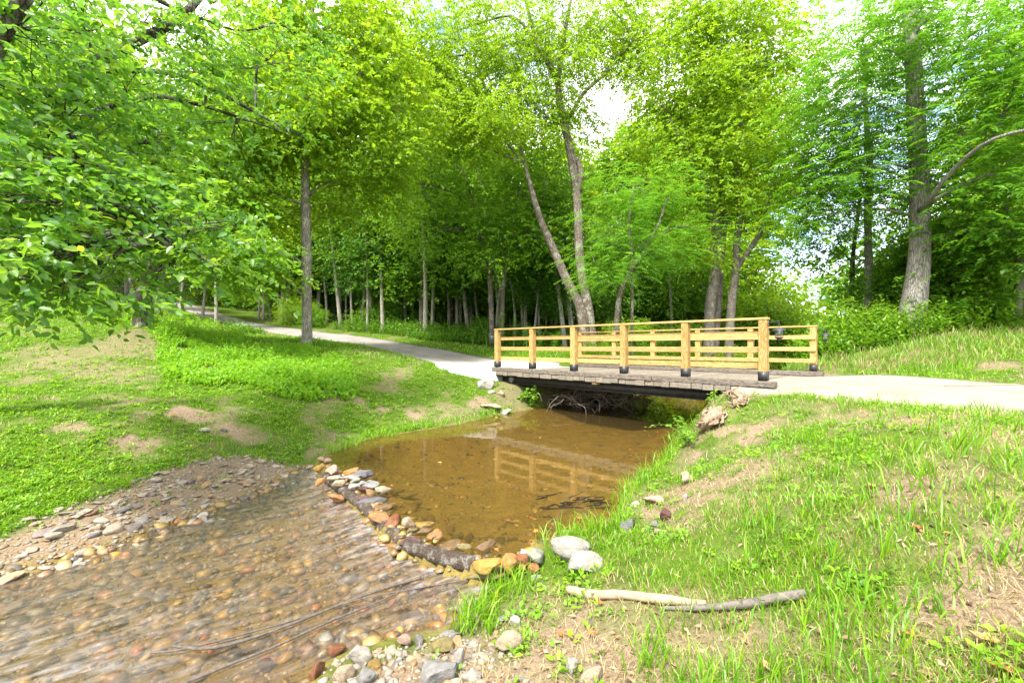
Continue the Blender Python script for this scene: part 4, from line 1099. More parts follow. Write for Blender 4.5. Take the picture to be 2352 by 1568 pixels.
def sprays(r, org, dirv, k, slen, L, W, pinnate=False, droop=0.35, rich=False, spread=1.0, up=0.75):
    """leafy twigs: org (n,3), dirv (n,3); k leaves on each"""
    n = len(org)
    t = (np.arange(k) + 0.7) / k
    sl = slen * r.uniform(0.6, 1.3, n)
    d = unit(dirv)
    side = unit(np.cross(d, np.array([0, 0, 1.0]) + r.normal(size=(n, 3)) * 0.25))
    pos = org[:, None, :] + d[:, None, :] * (sl[:, None] * t[None])[..., None]
    pos[..., 2] -= droop * (sl[:, None] * t[None] ** 2)
    sg = np.where(np.arange(k) % 2 == 0, 1.0, -1.0)[None, :, None]
    if pinnate:
        ld = d[:, None, :] * 0.45 + side[:, None, :] * sg * 1.0
    else:
        ld = d[:, None, :] * 0.7 + side[:, None, :] * sg * 0.8 + r.normal(size=(n, k, 3)) * 0.45 * spread
    ld[..., 2] -= droop * 0.8
    nr = np.array([0, 0, 1.0]) * up + r.normal(size=(n, k, 3)) * (0.22 if pinnate else 0.48)
    nr = nr + (0.0 if not pinnate else 0.0)
    Ls = L * r.uniform(0.5, 1.3, (n, k)); Ws = W * r.uniform(0.75, 1.15, (n, k))
    rnd = np.clip(r.random((n, k)) * 0.45 + r.random((n, 1)) * 0.55, 0, 1)
    v, f, c = leaf_faces(pos.reshape(-1, 3), ld.reshape(-1, 3), unit(nr.reshape(-1, 3)), Ls.ravel(), Ws.ravel(), rich)
    return v, f, np.repeat(rnd.ravel(), c)

DENS, LSC, WSC = 2.1, 1.2, 1.4
def crown_mesh(name, blobs, seed, mat, L, W, k=7, slen=0.4, pinnate=False, droop=0.35, rich=False, per=14, csize=0.55, flat=0.5, shell=0.6, tone=0.25):
    """blobs: (cx, cy, cz, rx, ry, rz, clumps).  Returns mesh and the clump centres"""
    r = np.random.default_rng(seed); V_, F_, A_ = [], [], []; n0 = 0; cl_all = []
    per = max(3, int(per * DENS * (0.75 if rich else 1))); L = L * LSC; W = W * WSC
    for b in blobs:
        c = np.array(b[:3]); rad = np.array(b[3:6]); m = int(b[6])
        q = unit(r.normal(size=(m, 3))) * (r.random((m, 1)) ** (1 / 3.0) * (1 - shell) + shell * r.random((m, 1)) ** 0.15)
        cl = c + q * rad; cl_all.append(cl)
        out = q * np.array([1, 1, 0.6])
        n = m * per
        org = np.repeat(cl, per, 0) + r.normal(size=(n, 3)) * csize * np.array([1, 1, flat])
        dv = np.repeat(out, per, 0) * 0.8 + (org - np.repeat(cl, per, 0)) / csize * 0.8 + r.normal(size=(n, 3)) * 0.4
        dv[:, 2] *= 0.5
        v, f, a = sprays(r, org, dv, k, slen, L, W, pinnate, droop, rich)
        ct = np.repeat(np.repeat(r.random(m), per), k)
        a = a * (1 - tone) + tone * np.repeat(ct, len(a) // len(ct))
        V_.append(v); F_.append(f + n0); A_.append(a); n0 += len(v)
    me = mesh_np(name, np.vstack(V_), [np.vstack(F_)], mat, {"rnd": np.concatenate(A_)})
    return me, cl_all

def px_blob(u, v, d, ru, rv, rd, m):
    p = at(u, v, d); return (p.x, p.y, p.z, ru * d / F, rd, rv * d / F, m)

def branches(mb, stems, cls, r, rmain=0.05, keep=0.6, sides=5):
    """limbs from the nearest stem point to each blob, twigs to its clumps"""
    S = np.vstack(stems)
    for cl in cls:
        c = cl.mean(0)
        dst = np.linalg.norm(S - c, axis=1) + np.maximum(0, S[:, 2] - c[2] + 0.4) * 2.0
        s0 = S[int(np.argmin(dst))]
        L = np.linalg.norm(c - s0)
        mid = (s0 + c) / 2 + np.array([0, 0, 0.16 * L]) + r.normal(size=3) * 0.06 * L
        path = curve([s0, mid, c], 9)
        mb.tube(path, [min(rmain, 0.014 + 0.014 * L), 0.012], sides, 0.25, False, int(abs(c[0]) * 100))
        for e in cl:
            if r.random() > keep: continue
            st = path[int(r.integers(3, 9))]
            mb.tube(curve([st, (st + e) / 2 + r.normal(size=3) * 0.08, e + (e - st) * 0.15], 5), [0.011, 0.003], 3, 0, False)

def tree(name, label, group, stems, blobs, barkm, leafm, seed, L, W, cat="tree", limb=0.05, extra=(), wob=0.12, sides=12, keep=0.6, **kw):
    """stems: list of (points, radii)"""
    r = np.random.default_rng(seed + 1)
    base = Vector(tuple(stems[0][0][0]))
    root = tag(empty(name, base), label, cat, group)
    cm, cls = crown_mesh("crown", blobs, seed, leafm, L, W, **kw)
    cm.transform(Matrix.Translation(-base))
    mb = MB(); lines = []
    for p, rad in stems:
        c = curve(p, max(10, 6 * len(p))); lines.append(c)
        mb.tube(c, rad, sides, wob, True, seed)
    for p, rad in extra:
        c = curve(p, 14); lines.append(c); mb.tube(c, rad, 8, wob, True, seed + 3)
    branches(mb, lines, cls, r, limb, keep)
    tm = mb.mesh("trunk", barkm, True); tm.transform(Matrix.Translation(-base))
    obj("trunk", tm, root); obj("crown", cm, root)
    return root
def gpt(u, d, dv=0.05):
    x = (u - U0) / F * d; return Vector((x, d, gz(x, d) - dv))

# --- broad-leaved tree arching in from the left, close to the camera
A_b = [px_blob(*b) for b in [
    (40, 60, 4.6, 110, 90, 0.8, 15), (180, 60, 5.6, 130, 80, 0.9, 14), (330, 60, 6.6, 150, 80, 1.0, 15), (500, 60, 7.4, 150, 80, 1.0, 15), (620, 170, 7.6, 110, 90, 0.9, 14), (90, 200, 4.8, 140, 100, 0.9, 16),
    (280, 190, 6.2, 150, 70, 1.0, 12), (450, 170, 7.0, 120, 80, 1.0, 12), (60, 340, 4.4, 120, 90, 0.8, 16), (220, 330, 5.4, 130, 80, 0.9, 15), (400, 330, 6.6, 120, 70, 0.9, 10), (560, 310, 7.2, 110, 70, .9, 10),
    (50, 480, 4.2, 110, 80, 0.8, 17), (190, 470, 4.9, 120, 80, 0.8, 16), (350, 450, 5.8, 110, 70, .8, 13), (60, 600, 3.9, 100, 70, 0.7, 16), (130, 590, 4.2, 80, 50, 0.6, 12), (300, 480, 4.8, 100, 40, 0.7, 9),
    (460, 510, 5.2, 70, 50, 0.6, 9), (110, 660, 3.9, 100, 30, 0.5, 8), (500, 610, 5.2, 35, 34, 0.3, 5), (660, 60, 8.0, 90, 60, .8, 8),
    (-160, 100, 4.4, 150, 120, 1, 9), (-160, 350, 4.2, 140, 120, 1, 9), (-140, 560, 3.9, 120, 80, .8, 7)]]
baseA = gpt(-240, 6.0)
tree("dogwood_tree", "broad-leaved tree arching in over the lawn at the left edge", None,
     [([baseA, at(-120, 620, 6.0), at(0, 430, 5.8), at(34, 382, 5.8), at(136, 245, 5.9), at(211, 153, 6.1), at(282, 112, 6.4), at(408, 44, 6.9), at(480, -30, 7.3)], [0.15, 0.12, 0.10, 0.085, 0.07, 0.05]),
      ([at(-130, 640, 6.0), at(-80, 300, 4.6), at(0, 90, 4.3), at(60, -10, 4.3)], [0.1, 0.075, 0.06])],
     A_b, M['bark_dark'], M['leaf_near'], 21, 0.076, 0.043, limb=0.03, rich=True, k=8, slen=0.30, per=6, csize=0.25, flat=0.45, droop=0.45, keep=0.85,
     extra=[([at(200, 183, 6.1), at(251, 166, 6.2), at(323, 163, 6.4), at(408, 173, 6.7), at(510, 217, 7.1), at(629, 282, 7.5), at(700, 318, 7.8)], [0.05, 0.036, 0.03, 0.012]),
            ([at(136, 300, 5.9), at(224, 255, 6.0), at(313, 231, 6.3), at(367, 221, 6.5), at(459, 241, 6.9), at(544, 268, 7.2), at(640, 300, 7.5)], [0.05, 0.04, 0.03, 0.01]),
            ([at(330, -20, 6.8), at(400, 20, 7.0), at(476, 48, 7.2), at(554, 71, 7.4), at(646, 54, 7.8)], [0.035, 0.022, 0.008]),
            ([at(-40, 470, 5.6), at(34, 438, 5.0), at(92, 415, 4.9), at(204, 408, 5.0), at(260, 400, 5.2)], [0.05, 0.03, 0.012]),
            ([at(34, 390, 5.8), at(150, 365, 5.2), at(210, 376, 5.3), at(289, 398, 5.4), at(340, 452, 5.4), at(380, 500, 5.3), at(400, 570, 5.2)], [0.03, 0.022, 0.015, 0.008])])

# --- dark trunk standing on the lawn
b0 = gpt(328, 12.0, 0.1)
tree("lawn_tree", "tree with a short black-barked double trunk on the lawn beside the road", None,
     [([b0, at(330, 690, 12), at(338, 660, 12), at(360, 600, 12), at(390, 500, 12.2), at(420, 380, 12.5)], [0.24, 0.20, 0.17, 0.12, 0.08]),
      ([b0 + Vector((-.16, .1, 0)), at(312, 690, 12.1), at(306, 640, 12.1), at(290, 560, 12.2), at(270, 440, 12.4)], [0.13, 0.11, 0.08])],
     [px_blob(*b) for b in [(330, 455, 12, 130, 60, 1.6, 22), (450, 470, 12.4, 120, 100, 1.6, 28), (230, 430, 12.2, 130, 110, 1.6, 26), (360, 360, 12.5, 130, 90, 1.6, 26), (480, 350, 12.6, 110, 90, 1.6, 22), (530, 580, 11.6, 60, 50, 1.0, 14), (450, 540, 11.8, 80, 30, 1.0, 9), (280, 250, 12.6, 150, 90, 1.6, 22), (430, 230, 12.8, 130, 90, 1.5, 20)]],
     M['bark_dark'], M['leaf_bright'], 33, 0.11, 0.065, per=13, k=7, slen=0.42, csize=0.42)

# --- slim straight trunk by the road
b0 = gpt(705, 14.3, 0.05)
tree("maple_tree", "slim straight grey-trunked tree standing between the lawn and the road", None,
     [([b0, at(705, 760, 14.3), at(704, 600, 14.3), at(702, 450, 14.3), at(700, 345, 14.3), at(705, 200, 14.3), at(715, 50, 14.4), at(720, -60, 14.4)], [0.19, 0.155, 0.145, 0.135, 0.12, 0.09, 0.05])],
     [px_blob(*b) for b in [(740, 60, 14.3, 150, 80, 1.8, 30), (620, 130, 14, 110, 90, 1.6, 24), (830, 170, 14.4, 110, 100, 1.6, 26), (700, 220, 13.4, 140, 80, 1.2, 26), (850, 330, 14.6, 120, 90, 1.6, 24), (580, 300, 14, 100, 90, 1.6, 24), (700, 290, 13.0, 100, 50, .8, 12),
                            (570, 430, 14.4, 90, 80, 1.5, 22), (820, 440, 15.6, 100, 70, 1.2, 20), (540, 560, 13.2, 90, 60, 1.3, 16), (650, 500, 16.4, 60, 50, 1.0, 9), (830, 40, 15, 100, 60, 1.5, 14), (580, 630, 13.4, 60, 26, 1.0, 6), (900, 260, 15, 80, 80, 1.4, 12)]],
     M['bark_grey'], M['leaf_yellow'], 41, 0.12, 0.085, per=13, k=7, slen=0.45, csize=0.45, droop=0.4, sides=14, wob=0.06)

# --- twin-stemmed tree behind the bridge
b0 = gpt(1362, 19.0, 0.1); b1 = gpt(1345, 18.8, 0.1)
tree("walnut_tree", "tall twin-stemmed tree with sparse crown behind the middle of the bridge", None,
     [([b0, at(1352, 720, 19), at(1332, 600, 19), at(1325, 450, 19), at(1306, 330, 19), at(1286, 240, 19), at(1276, 175, 19), at(1235, 105, 19), at(1205, -10, 19)], [0.25, 0.205, 0.185, 0.17, 0.14, 0.10, 0.055]),
      ([b1, at(1335, 715, 18.8), at(1300, 640, 18.8), at(1270, 570, 18.8), at(1240, 500, 18.8), at(1216, 420, 18.8), at(1205, 375, 18.8)], [0.25, 0.19, 0.17, 0.12, 0.06])],
     [px_blob(*b) for b in [(1030, 110, 18.5, 120, 90, 1.8, 20), (1150, 50, 19, 120, 60, 1.8, 18), (1110, 190, 18.4, 120, 80, 1.8, 18), (1290, 50, 19, 100, 50, 1.8, 13), (1430, 90, 19.4, 100, 50, 1.6, 12), (1240, 160, 18.4, 110, 60, 1.6, 14), (1000, 240, 18.4, 100, 60, 1.6, 14), (1130, 300, 18, 110, 50, 1.5, 14), (1520, 90, 19.6, 60, 40, 1.2, 6), (1380, 30, 19, 80, 40, 1.5, 9), (960, 160, 18, 60, 60, 1.2, 10), (1080, 170, 19.4, 110, 70, 1.5, 18), (1200, 110, 18.2, 90, 50, 1.4, 14), (1190, 260, 18.6, 110, 60, 1.5, 18), (1330, 140, 19.6, 80, 60, 1.4, 12), (1030, 320, 18.6, 110, 50, 1.5, 16), (1420, 40, 20, 90, 50, 1.4, 12), (1480, 140, 20, 70, 40, 1.2, 8), (1290, 290, 20, 80, 50, 1.2, 10)]],
     M['bark_brown'], M['leaf_yellow'], 52, 0.12, 0.055, per=15, k=9, slen=0.5, csize=0.5, droop=0.6, keep=0.5,
     extra=[([at(1280, 190, 19), at(1292, 120, 19), at(1300, 60, 19), at(1315, -20, 19)], [0.13, 0.1, 0.06]), ([at(1308, 270, 19), at(1340, 215, 19), at(1390, 170, 19), at(1440, 110, 19.2), at(1470, 85, 19.3), at(1525, 75, 19.5)], [0.09, 0.07, 0.05, 0.02]),
            ([at(1328, 440, 19), at(1334, 400, 18.9), at(1326, 362, 18.9)], [0.16, 0.13, 0.09]), ([at(1240, 110, 19), at(1180, 40, 18.8), at(1100, 55, 18.6), at(1050, 70, 18.5)], [0.06, 0.04, 0.015]), ([at(1272, 60, 19), at(1210, 90, 18.8), at(1130, 115, 18.6), at(1080, 125, 18.4)], [0.05, 0.035, 0.012])])

# --- leaning multi-stemmed tree right of it
b0 = gpt(1628, 17.2, 0.1); b1 = gpt(1672, 17.0, 0.1)
tree("black_cherry_tree", "several-stemmed yellow-green tree behind the nearer half of the bridge", None,
     [([b0, at(1632, 700, 17.2), at(1648, 610, 17.2), at(1645, 520, 17.2), at(1625, 440, 17.2), at(1600, 380, 17.2), at(1555, 300, 17.2), at(1520, 240, 17.2)], [0.22, 0.19, 0.16, 0.12, 0.06]),
      ([b1, at(1680, 700, 17), at(1690, 625, 17), at(1692, 560, 17), at(1700, 480, 17), at(1690, 420, 17), at(1700, 320, 17), at(1712, 180, 17), at(1715, 60, 17)], [0.18, 0.14, 0.12, 0.09, 0.04]),
      ([b0 + Vector((.35, .3, 0)), at(1655, 600, 17.6), at(1662, 500, 17.6), at(1655, 430, 17.6), at(1650, 300, 17.6), at(1640, 160, 17.6), at(1630, 60, 17.6)], [0.17, 0.14, 0.1, 0.05])],
     [px_blob(*b) for b in [(1560, 170, 17.4, 110, 80, 1.6, 20), (1690, 90, 17, 110, 70, 1.6, 20), (1770, 200, 17, 90, 80, 1.5, 18), (1640, 220, 16.6, 120, 80, 1.4, 22), (1540, 300, 17.4, 90, 70, 1.4, 16), (1690, 330, 16.6, 110, 70, 1.3, 20), (1590, 400, 17, 90, 60, 1.3, 15), (1730, 420, 17, 70, 50, 1.1, 9), (1640, 470, 16.6, 80, 40, 1.0, 9), (1800, 300, 17.4, 60, 50, 1.0, 8), (1590, 60, 17.6, 80, 50, 1.3, 14), (1780, 110, 17.6, 70, 60, 1.2, 12), (1640, 30, 17.4, 100, 40, 1.2, 12), (1540, 240, 18, 80, 60, 1.2, 12), (1790, 380, 18.4, 50, 50, 1, 8), (1640, 560, 16.4, 70, 30, .8, 6)]],
     M['bark_pole'], M['leaf_yellow'], 61, 0.11, 0.066, per=18, k=7, slen=0.4, csize=0.45, droop=0.5, keep=0.5,
     extra=[([at(1690, 620, 17), at(1720, 575, 17), at(1748, 530, 17), at(1768, 460, 17), at(1790, 380, 17)], [0.11, 0.09, 0.04])])

# --- thick grey trunk at the right
b0 = gpt(2090, 13.0, 0.1)
tree("ash_tree", "big thick grey-trunked tree leaning at the right, beyond the driveway", None,
     [([b0, at(2093, 735, 13), at(2104, 660, 13), at(2112, 580, 13), at(2113, 480, 13), at(2109, 380, 13), at(2103, 250, 13), at(2096, 120, 13), at(2090, 20, 13), at(2086, -60, 13)], [0.46, 0.335, 0.285, 0.25, 0.235, 0.22, 0.20, 0.18, 0.15])],
     [px_blob(*b) for b in [(2160, 30, 12.2, 160, 60, 1.0, 16), (2270, 110, 11.6, 130, 90, 1.4, 20), (1990, 110, 13, 110, 80, 1.4, 16), (2040, 200, 14.4, 100, 70, 1.0, 12), (2270, 260, 11.6, 120, 80, 1.4, 19), (1940, 250, 13.4, 90, 70, 1.3, 14), (2210, 310, 12, 70, 50, 1.0, 9), (1990, 340, 14.2, 90, 50, .9, 12), (1940, 400, 13.6, 90, 60, 1.2, 14), (2260, 410, 12, 120, 70, 1.2, 17), (2330, 180, 11, 90, 90, 1, 10), (2030, 30, 14.6, 110, 50, .8, 9), (1890, 500, 14, 80, 50, 1.2, 10), (1980, 480, 14.4, 70, 40, .8, 7), (2250, 540, 12.6, 110, 60, 1.2, 14), (2440, 100, 11, 120, 150, 1.2, 10), (2440, 350, 11, 120, 120, 1.2, 8)]],
     M['bark_furrow'], M['leaf_cool'], 71, 0.12, 0.038, per=11, k=13, slen=0.50, csize=0.6, flat=0.6, pinnate=True, droop=0.36, sides=20, wob=0.05, keep=0.4,
     extra=[([at(2113, 484, 12.72), at(2135, 462, 12.2), at(2160, 425, 11.7), at(2210, 370, 11.1), at(2270, 325, 10.5), at(2352, 300, 9.9), at(2450, 290, 9.4)], [0.075, 0.055, 0.042, 0.034]), ([at(2168, 432, 12.9), at(2130, 410, 12.95), at(2080, 385, 13), at(2036, 372, 13)], [0.045, 0.05, 0.04, 0.025]),
            ([at(2280, 318, 11.8), at(2310, 250, 11.8), at(2340, 150, 11.8), at(2345, 40, 11.8)], [0.05, 0.04, 0.02]), ([at(2095, 70, 13), at(2130, 40, 12.8), at(2160, -10, 12.6)], [0.1, 0.08, 0.05])])
# --- slim pole left of it
b0 = gpt(1993, 15.2, 0.1)
tree("ash_tree", "slender pale trunk just left of the big grey trunk", None,
     [([b0, at(1994, 700, 15.2), at(1995, 600, 15.2), at(1993, 480, 15.2), at(1998, 380, 15.2), at(1990, 280, 15.2), at(1985, 120, 15.2)], [0.14, 0.115, 0.11, 0.09, 0.05])],
     [px_blob(*b) for b in [(1990, 250, 15.2, 110, 80, 1.4, 12), (1960, 120, 15.4, 110, 80, 1.4, 10), (2050, 440, 15, 80, 60, 1.2, 9), (1900, 330, 15.6, 80, 60, 1.2, 8), (1860, 420, 16, 70, 50, 1.2, 7)]],
     M['bark_furrow'], M['leaf_cool'], 77, 0.115, 0.038, per=8, k=13, slen=0.5, csize=0.45, flat=0.35, pinnate=True, droop=0.2, keep=0.4)
b0 = gpt(1955, 16.5, 0.1)
tree("young_tree", "dark thin crooked sapling between the bridge end and the slender pale trunk", None,
     [([b0, at(1957, 650, 16.5), at(1962, 560, 16.5), at(1975, 450, 16.5), at(1970, 330, 16.5)], [0.09, 0.08, 0.06, 0.03])],
     [px_blob(*b) for b in [(1970, 380, 16.5, 80, 60, 1.2, 10), (1920, 470, 16.5, 80, 50, 1.2, 10), (1900, 570, 16.5, 60, 40, 1, 8)]], M['bark_dark'], M['leaf_mid'], 78, 0.11, 0.065, per=12, slen=0.4, csize=0.4)
b0 = gpt(2335, 12.6, 0.1)
tree("young_tree", "crooked thin tree at the right edge above the weeds", None,
     [([b0, at(2338, 690, 12.6), at(2345, 620, 12.6), at(2332, 570, 12.6), at(2318, 530, 12.5), at(2312, 480, 12.5), at(2325, 380, 12.4)], [0.11, 0.10, 0.085, 0.05, 0.03])],
     [px_blob(*b) for b in [(2320, 450, 12.6, 100, 70, 1.2, 12), (2240, 520, 12.8, 90, 60, 1.2, 12), (2360, 560, 12.2, 80, 60, 1.2, 10)]], M['bark_pole'], M['leaf_mid'], 79, 0.11, 0.07, per=12, slen=0.4, csize=0.4)
# --- young ferny-leaved tree behind the bridge
b0 = gpt(1405, 15.2, 0.05)
tree("sumac_tree", "young fern-leaved tree right of the twin-stemmed tree behind the railing", None,
     [([b0, at(1420, 700, 15.2), at(1440, 640, 15.2), at(1470, 590, 15.2), at(1510, 520, 15.2), at(1535, 450, 15.2)], [0.10, 0.08, 0.06, 0.03]),
      ([gpt(1450, 15.4), at(1452, 620, 15.4), at(1445, 520, 15.4), at(1455, 430, 15.4)], [0.05, 0.045, 0.025])],
     [px_blob(*b) for b in [(1470, 420, 15.4, 90, 50, 1.2, 12), (1420, 500, 15.2, 80, 45, 1.1, 11), (1540, 470, 15.2, 80, 45, 1.1, 12), (1430, 590, 14.8, 80, 45, 1.0, 10), (1530, 570, 15, 80, 40, 1.0, 10), (1600, 530, 15.2, 50, 35, .8, 5), (1380, 640, 14.8, 50, 30, .7, 5)]],
     M['bark_brown'], M['leaf_cool'], 83, 0.10, 0.03, per=8, k=17, slen=0.62, csize=0.40, flat=0.35, pinnate=True, droop=0.35, keep=0.4)
# --- lower broad crown left of the twin stems
b0 = gpt(1130, 22.5, 0.1)
tree("hornbeam_tree", "low wide-branching tree at the wood's edge left of the twin-stemmed tree", None,
     [([b0, at(1128, 700, 22.5), at(1120, 600, 22.5), at(1090, 480, 22.5), at(1060, 380, 22.5)], [0.16, 0.13, 0.1, 0.04]), ([b0 + Vector((.5, .2, 0)), at(1160, 620, 22.4), at(1200, 540, 22.2), at(1250, 450, 22.2)], [0.12, 0.1, 0.04])],
     [px_blob(*b) for b in [(960, 430, 21.5, 130, 80, 2.0, 26), (1080, 380, 22, 120, 70, 2.0, 24), (1180, 440, 22, 110, 70, 2.0, 22), (1010, 520, 21.5, 130, 60, 1.8, 22), (1150, 540, 21.6, 120, 50, 1.6, 18), (1250, 560, 21.5, 90, 60, 1.4, 15), (900, 360, 22, 90, 70, 1.6, 14), (1260, 400, 22.4, 90, 60, 1.5, 14), (1100, 610, 21, 80, 30, 1.2, 7)]],
     M['bark_brown'], M['leaf_bright'], 91, 0.125, 0.08, per=12, slen=0.5, csize=0.55, droop=0.35)

# --- the wood: tall forest trees, copies of a few kinds
def forest_kind(seed, Ht, base, R, leafm, barkm, L, W, nb, per, r0, clumps=10, slim=False):
    r = np.random.default_rng(seed)
    bend = r.normal(size=2) * (0.9 if slim else 0.5)
    pts = [(0, 0, -0.3), (bend[0] * .1, bend[1] * .1, Ht * .25), (bend[0] * .5, bend[1] * .4, Ht * .5), (bend[0], bend[1], Ht * .8), (bend[0], bend[1] * 1.3, Ht * .97)]
    stems = [curve(pts, 16)]
    mb = MB(); mb.tube(stems[0], [r0 * 1.25, r0, r0 * .85, r0 * .5, 0.02], 8, 0.1, True, seed)
    bl_ = []
    for i in range(nb):
        t = (i + r.random()) / nb
        z = base + (Ht - base) * t
        w = R * (0.55 + 0.6 * math.sin(math.pi * min(1, 0.18 + t * 0.85))) * (0.6 if slim else 1)
        a = i * 2.4 + r.uniform(-.5, .5); rr = w * r.uniform(0.25, 0.75)
        bl_.append((math.cos(a) * rr, math.sin(a) * rr, z, w * .55, w * .55, (Ht - base) / nb * 1.25, clumps))
    cm, cls = crown_mesh("crown", bl_, seed, leafm, L, W, per=per, k=6, slen=0.6, csize=0.6, droop=0.4, shell=0.5)
    branches(mb, stems, cls, r, 0.05, 0.25, 4)
    return mb.mesh("trunk", barkm, True), cm
M['bark_pale'] = bark_mat("bark_pale_pole", (0.22, 0.19, 0.16), (0.36, 0.325, 0.28), (0.50, 0.46, 0.40), (0.55, 0.55, 0.48), 0.35, 1.6)
KINDS = {
 'tall': [forest_kind(500, 24, 4.5, 3.6, M['leaf_bright'], M['bark_grey'], 0.20, 0.13, 15, 10, 0.2), forest_kind(501, 22, 3.5, 3.4, M['leaf_yellow'], M['bark_pole'], 0.20, 0.13, 14, 10, 0.18), forest_kind(502, 23, 4.0, 3.6, M['leaf_mid'], M['bark_brown'], 0.20, 0.13, 14, 10, 0.2)],
 'mid': [forest_kind(510, 14.5, 3.0, 2.8, M['leaf_bright'], M['bark_pole'], 0.18, 0.11, 11, 11, 0.12), forest_kind(511, 13, 2.6, 2.6, M['leaf_bright'], M['bark_grey'], 0.18, 0.11, 10, 11, 0.12), forest_kind(512, 15.5, 3.2, 2.8, M['leaf_yellow'], M['bark_brown'], 0.18, 0.11, 11, 11, 0.13), forest_kind(513, 14, 2.4, 2.8, M['leaf_yellow'], M['bark_brown'], 0.18, 0.11, 11, 11, 0.12)],
 'pole': [forest_kind(520, 9.5, 4.3, 1.7, M['leaf_mid'], M['bark_pale'], 0.14, 0.085, 6, 8, 0.10, 8, True), forest_kind(521, 8.5, 3.4, 1.6, M['leaf_deep'], M['bark_pale'], 0.14, 0.085, 6, 8, 0.08, 8, True), forest_kind(522, 10.5, 4.8, 1.8, M['leaf_bright'], M['bark_pale'], 0.14, 0.085, 6, 8, 0.12, 8, True), forest_kind(523, 9, 3.8, 1.6, M['leaf_mid'], M['bark_pale'], 0.14, 0.085, 6, 8, 0.085, 8, True)],
 'bush': [forest_kind(530, 3.6, 0.3, 1.7, M['leaf_mid'], M['bark_brown'], 0.13, 0.08, 6, 12, 0.03, 10), forest_kind(531, 3.0, 0.2, 1.8, M['leaf_bright'], M['bark_brown'], 0.13, 0.08, 6, 12, 0.03, 10), forest_kind(532, 4.2, 0.3, 1.8, M['leaf_yellow'], M['bark_brown'], 0.13, 0.08, 7, 12, 0.03, 10)],
}
rf = random.Random(77)
def plant_tree(kind, i, x, y, sc, name, label, group, tilt=0.03):
    tm, cm = KINDS[kind][i % len(KINDS[kind])]
    root = bpy.data.objects.new(name, None); root.empty_display_size = 0.2
    root.location = (x, y, gz(x, y)); tilt = 0.11 if kind == 'pole' else tilt
    root.rotation_euler = (rf.uniform(-tilt, tilt), rf.uniform(-tilt, tilt), rf.uniform(0, 6.28)); root.scale = (sc * rf.uniform(.9, 1.1),) * 2 + (sc,)
    link(root); tag(root, label, "tree" if kind != 'bush' else "bush", group)
    obj("trunk", tm, root); obj("crown", cm, root)
    return root
def free(x, y, m=1.2):
    a, b = np.array([x]), np.array([y])
    return all(sdist(a, b, p)[0] > m for p in (POOL, RP_L, RP_A, RP_R))
ORD = 'first second third fourth fifth sixth seventh eighth ninth tenth eleventh twelfth thirteenth fourteenth fifteenth sixteenth'.split()
def row(kind, u0, u1, n, d0, d1, smin, smax, name, label, group, gap=True, m=1.2):
    c = 0; tries = 0; made = []
    while c < n and tries < n * 30:
        tries += 1
        u = u0 + (u1 - u0) * ((c + rf.uniform(-.1, 1.1) + (tries - c - 1) * 0.618) % n) / n; d = rf.uniform(d0, d1)
        if gap and 1705 < u < 1800: u += 130 if u > 1750 else -120
        x = (u - U0) / F * d
        if not free(x, d, m): continue
        if 540 < u < 1060 and kind != 'tall' and d < np.interp(u, [540, 560, 700, 850, 960, 1060], [33, 32, 29, 26, 23.4, 20]): continue
        made.append((x / d, plant_tree(kind, rf.randrange(99), x, d, rf.uniform(smin, smax), name, label, group))); c += 1
    if n <= 16:
        for i, (_, o) in enumerate(sorted(made, key=lambda q: q[0])):
            o["label"] = label + ", " + ORD[i] + " from the left"
row('tall', -350, 640, 13, 27, 42, 0.85, 1.1, "forest_tree", "tall forest tree on the slope beyond the lawn and road", "tall trees on the slope behind the lawn")
row('tall', 640, 960, 6, 30, 40, 0.8, 1.0, "forest_tree", "tall bright forest tree behind the slim straight trunk", "tall trees behind the slim trunk")
row('mid', 930, 1480, 14, 27, 38, 0.85, 1.15, "forest_tree", "mid-height forest tree behind the twin-stemmed tree", "forest trees behind the bridge")
row('mid', 1450, 1700, 8, 28, 38, 1.0, 1.35, "forest_tree", "forest tree behind the several-stemmed yellow-green tree", "forest trees behind the several-stemmed tree")
row('mid', 1830, 2600, 13, 22, 35, 1.0, 1.5, "forest_tree", "mid-height forest tree behind the big grey trunk at the right", "forest trees behind the big trunk")
row('pole', 560, 1340, 58, 22.5, 33, 0.8, 1.15, "forest_sapling", "thin pole-like sapling in the dark wood beyond the road", "saplings at the wood's edge")
row('pole', 1380, 1680, 10, 24, 30, 0.7, 1.0, "forest_sapling", "thin sapling in the wood behind the nearer half of the bridge", "saplings behind the bridge")
row('pole', 330, 560, 8, 24, 34, 0.7, 1.0, "forest_sapling", "thin trunk beside the upper bend of the gravel road", "saplings by the upper road", False, 0.6)
row('bush', 560, 1330, 14, 33, 39, 0.7, 1.1, "forest_shrub", "leafy shrub in the shade of the wood beyond the road", "shrubs under the wood")
row('bush', 600, 1320, 13, 25, 34, 0.28, 0.5, "forest_shrub", "small bright shrub among the thin trunks beyond the road", "small shrubs among the thin trunks")
row('bush', 1380, 1690, 9, 20.5, 26, 0.4, 0.7, "forest_shrub", "leafy shrub under the trees behind the bridge", "shrubs behind the bridge")
row('bush', 1690, 1890, 12, 20, 30, 0.6, 1.15, "forest_shrub", "leafy shrub in the bright gap between the trees", "shrubs in the bright gap", False)
row('bush', 1880, 2480, 15, 14.5, 18, 0.6, 0.95, "forest_shrub", "leafy shrub on the bank around the big grey trunk", "shrubs by the big trunk")
row('bush', -200, 520, 8, 30, 38, 0.6, 1.0, "forest_shrub", "leafy shrub at the top edge of the lawn", "shrubs above the lawn")

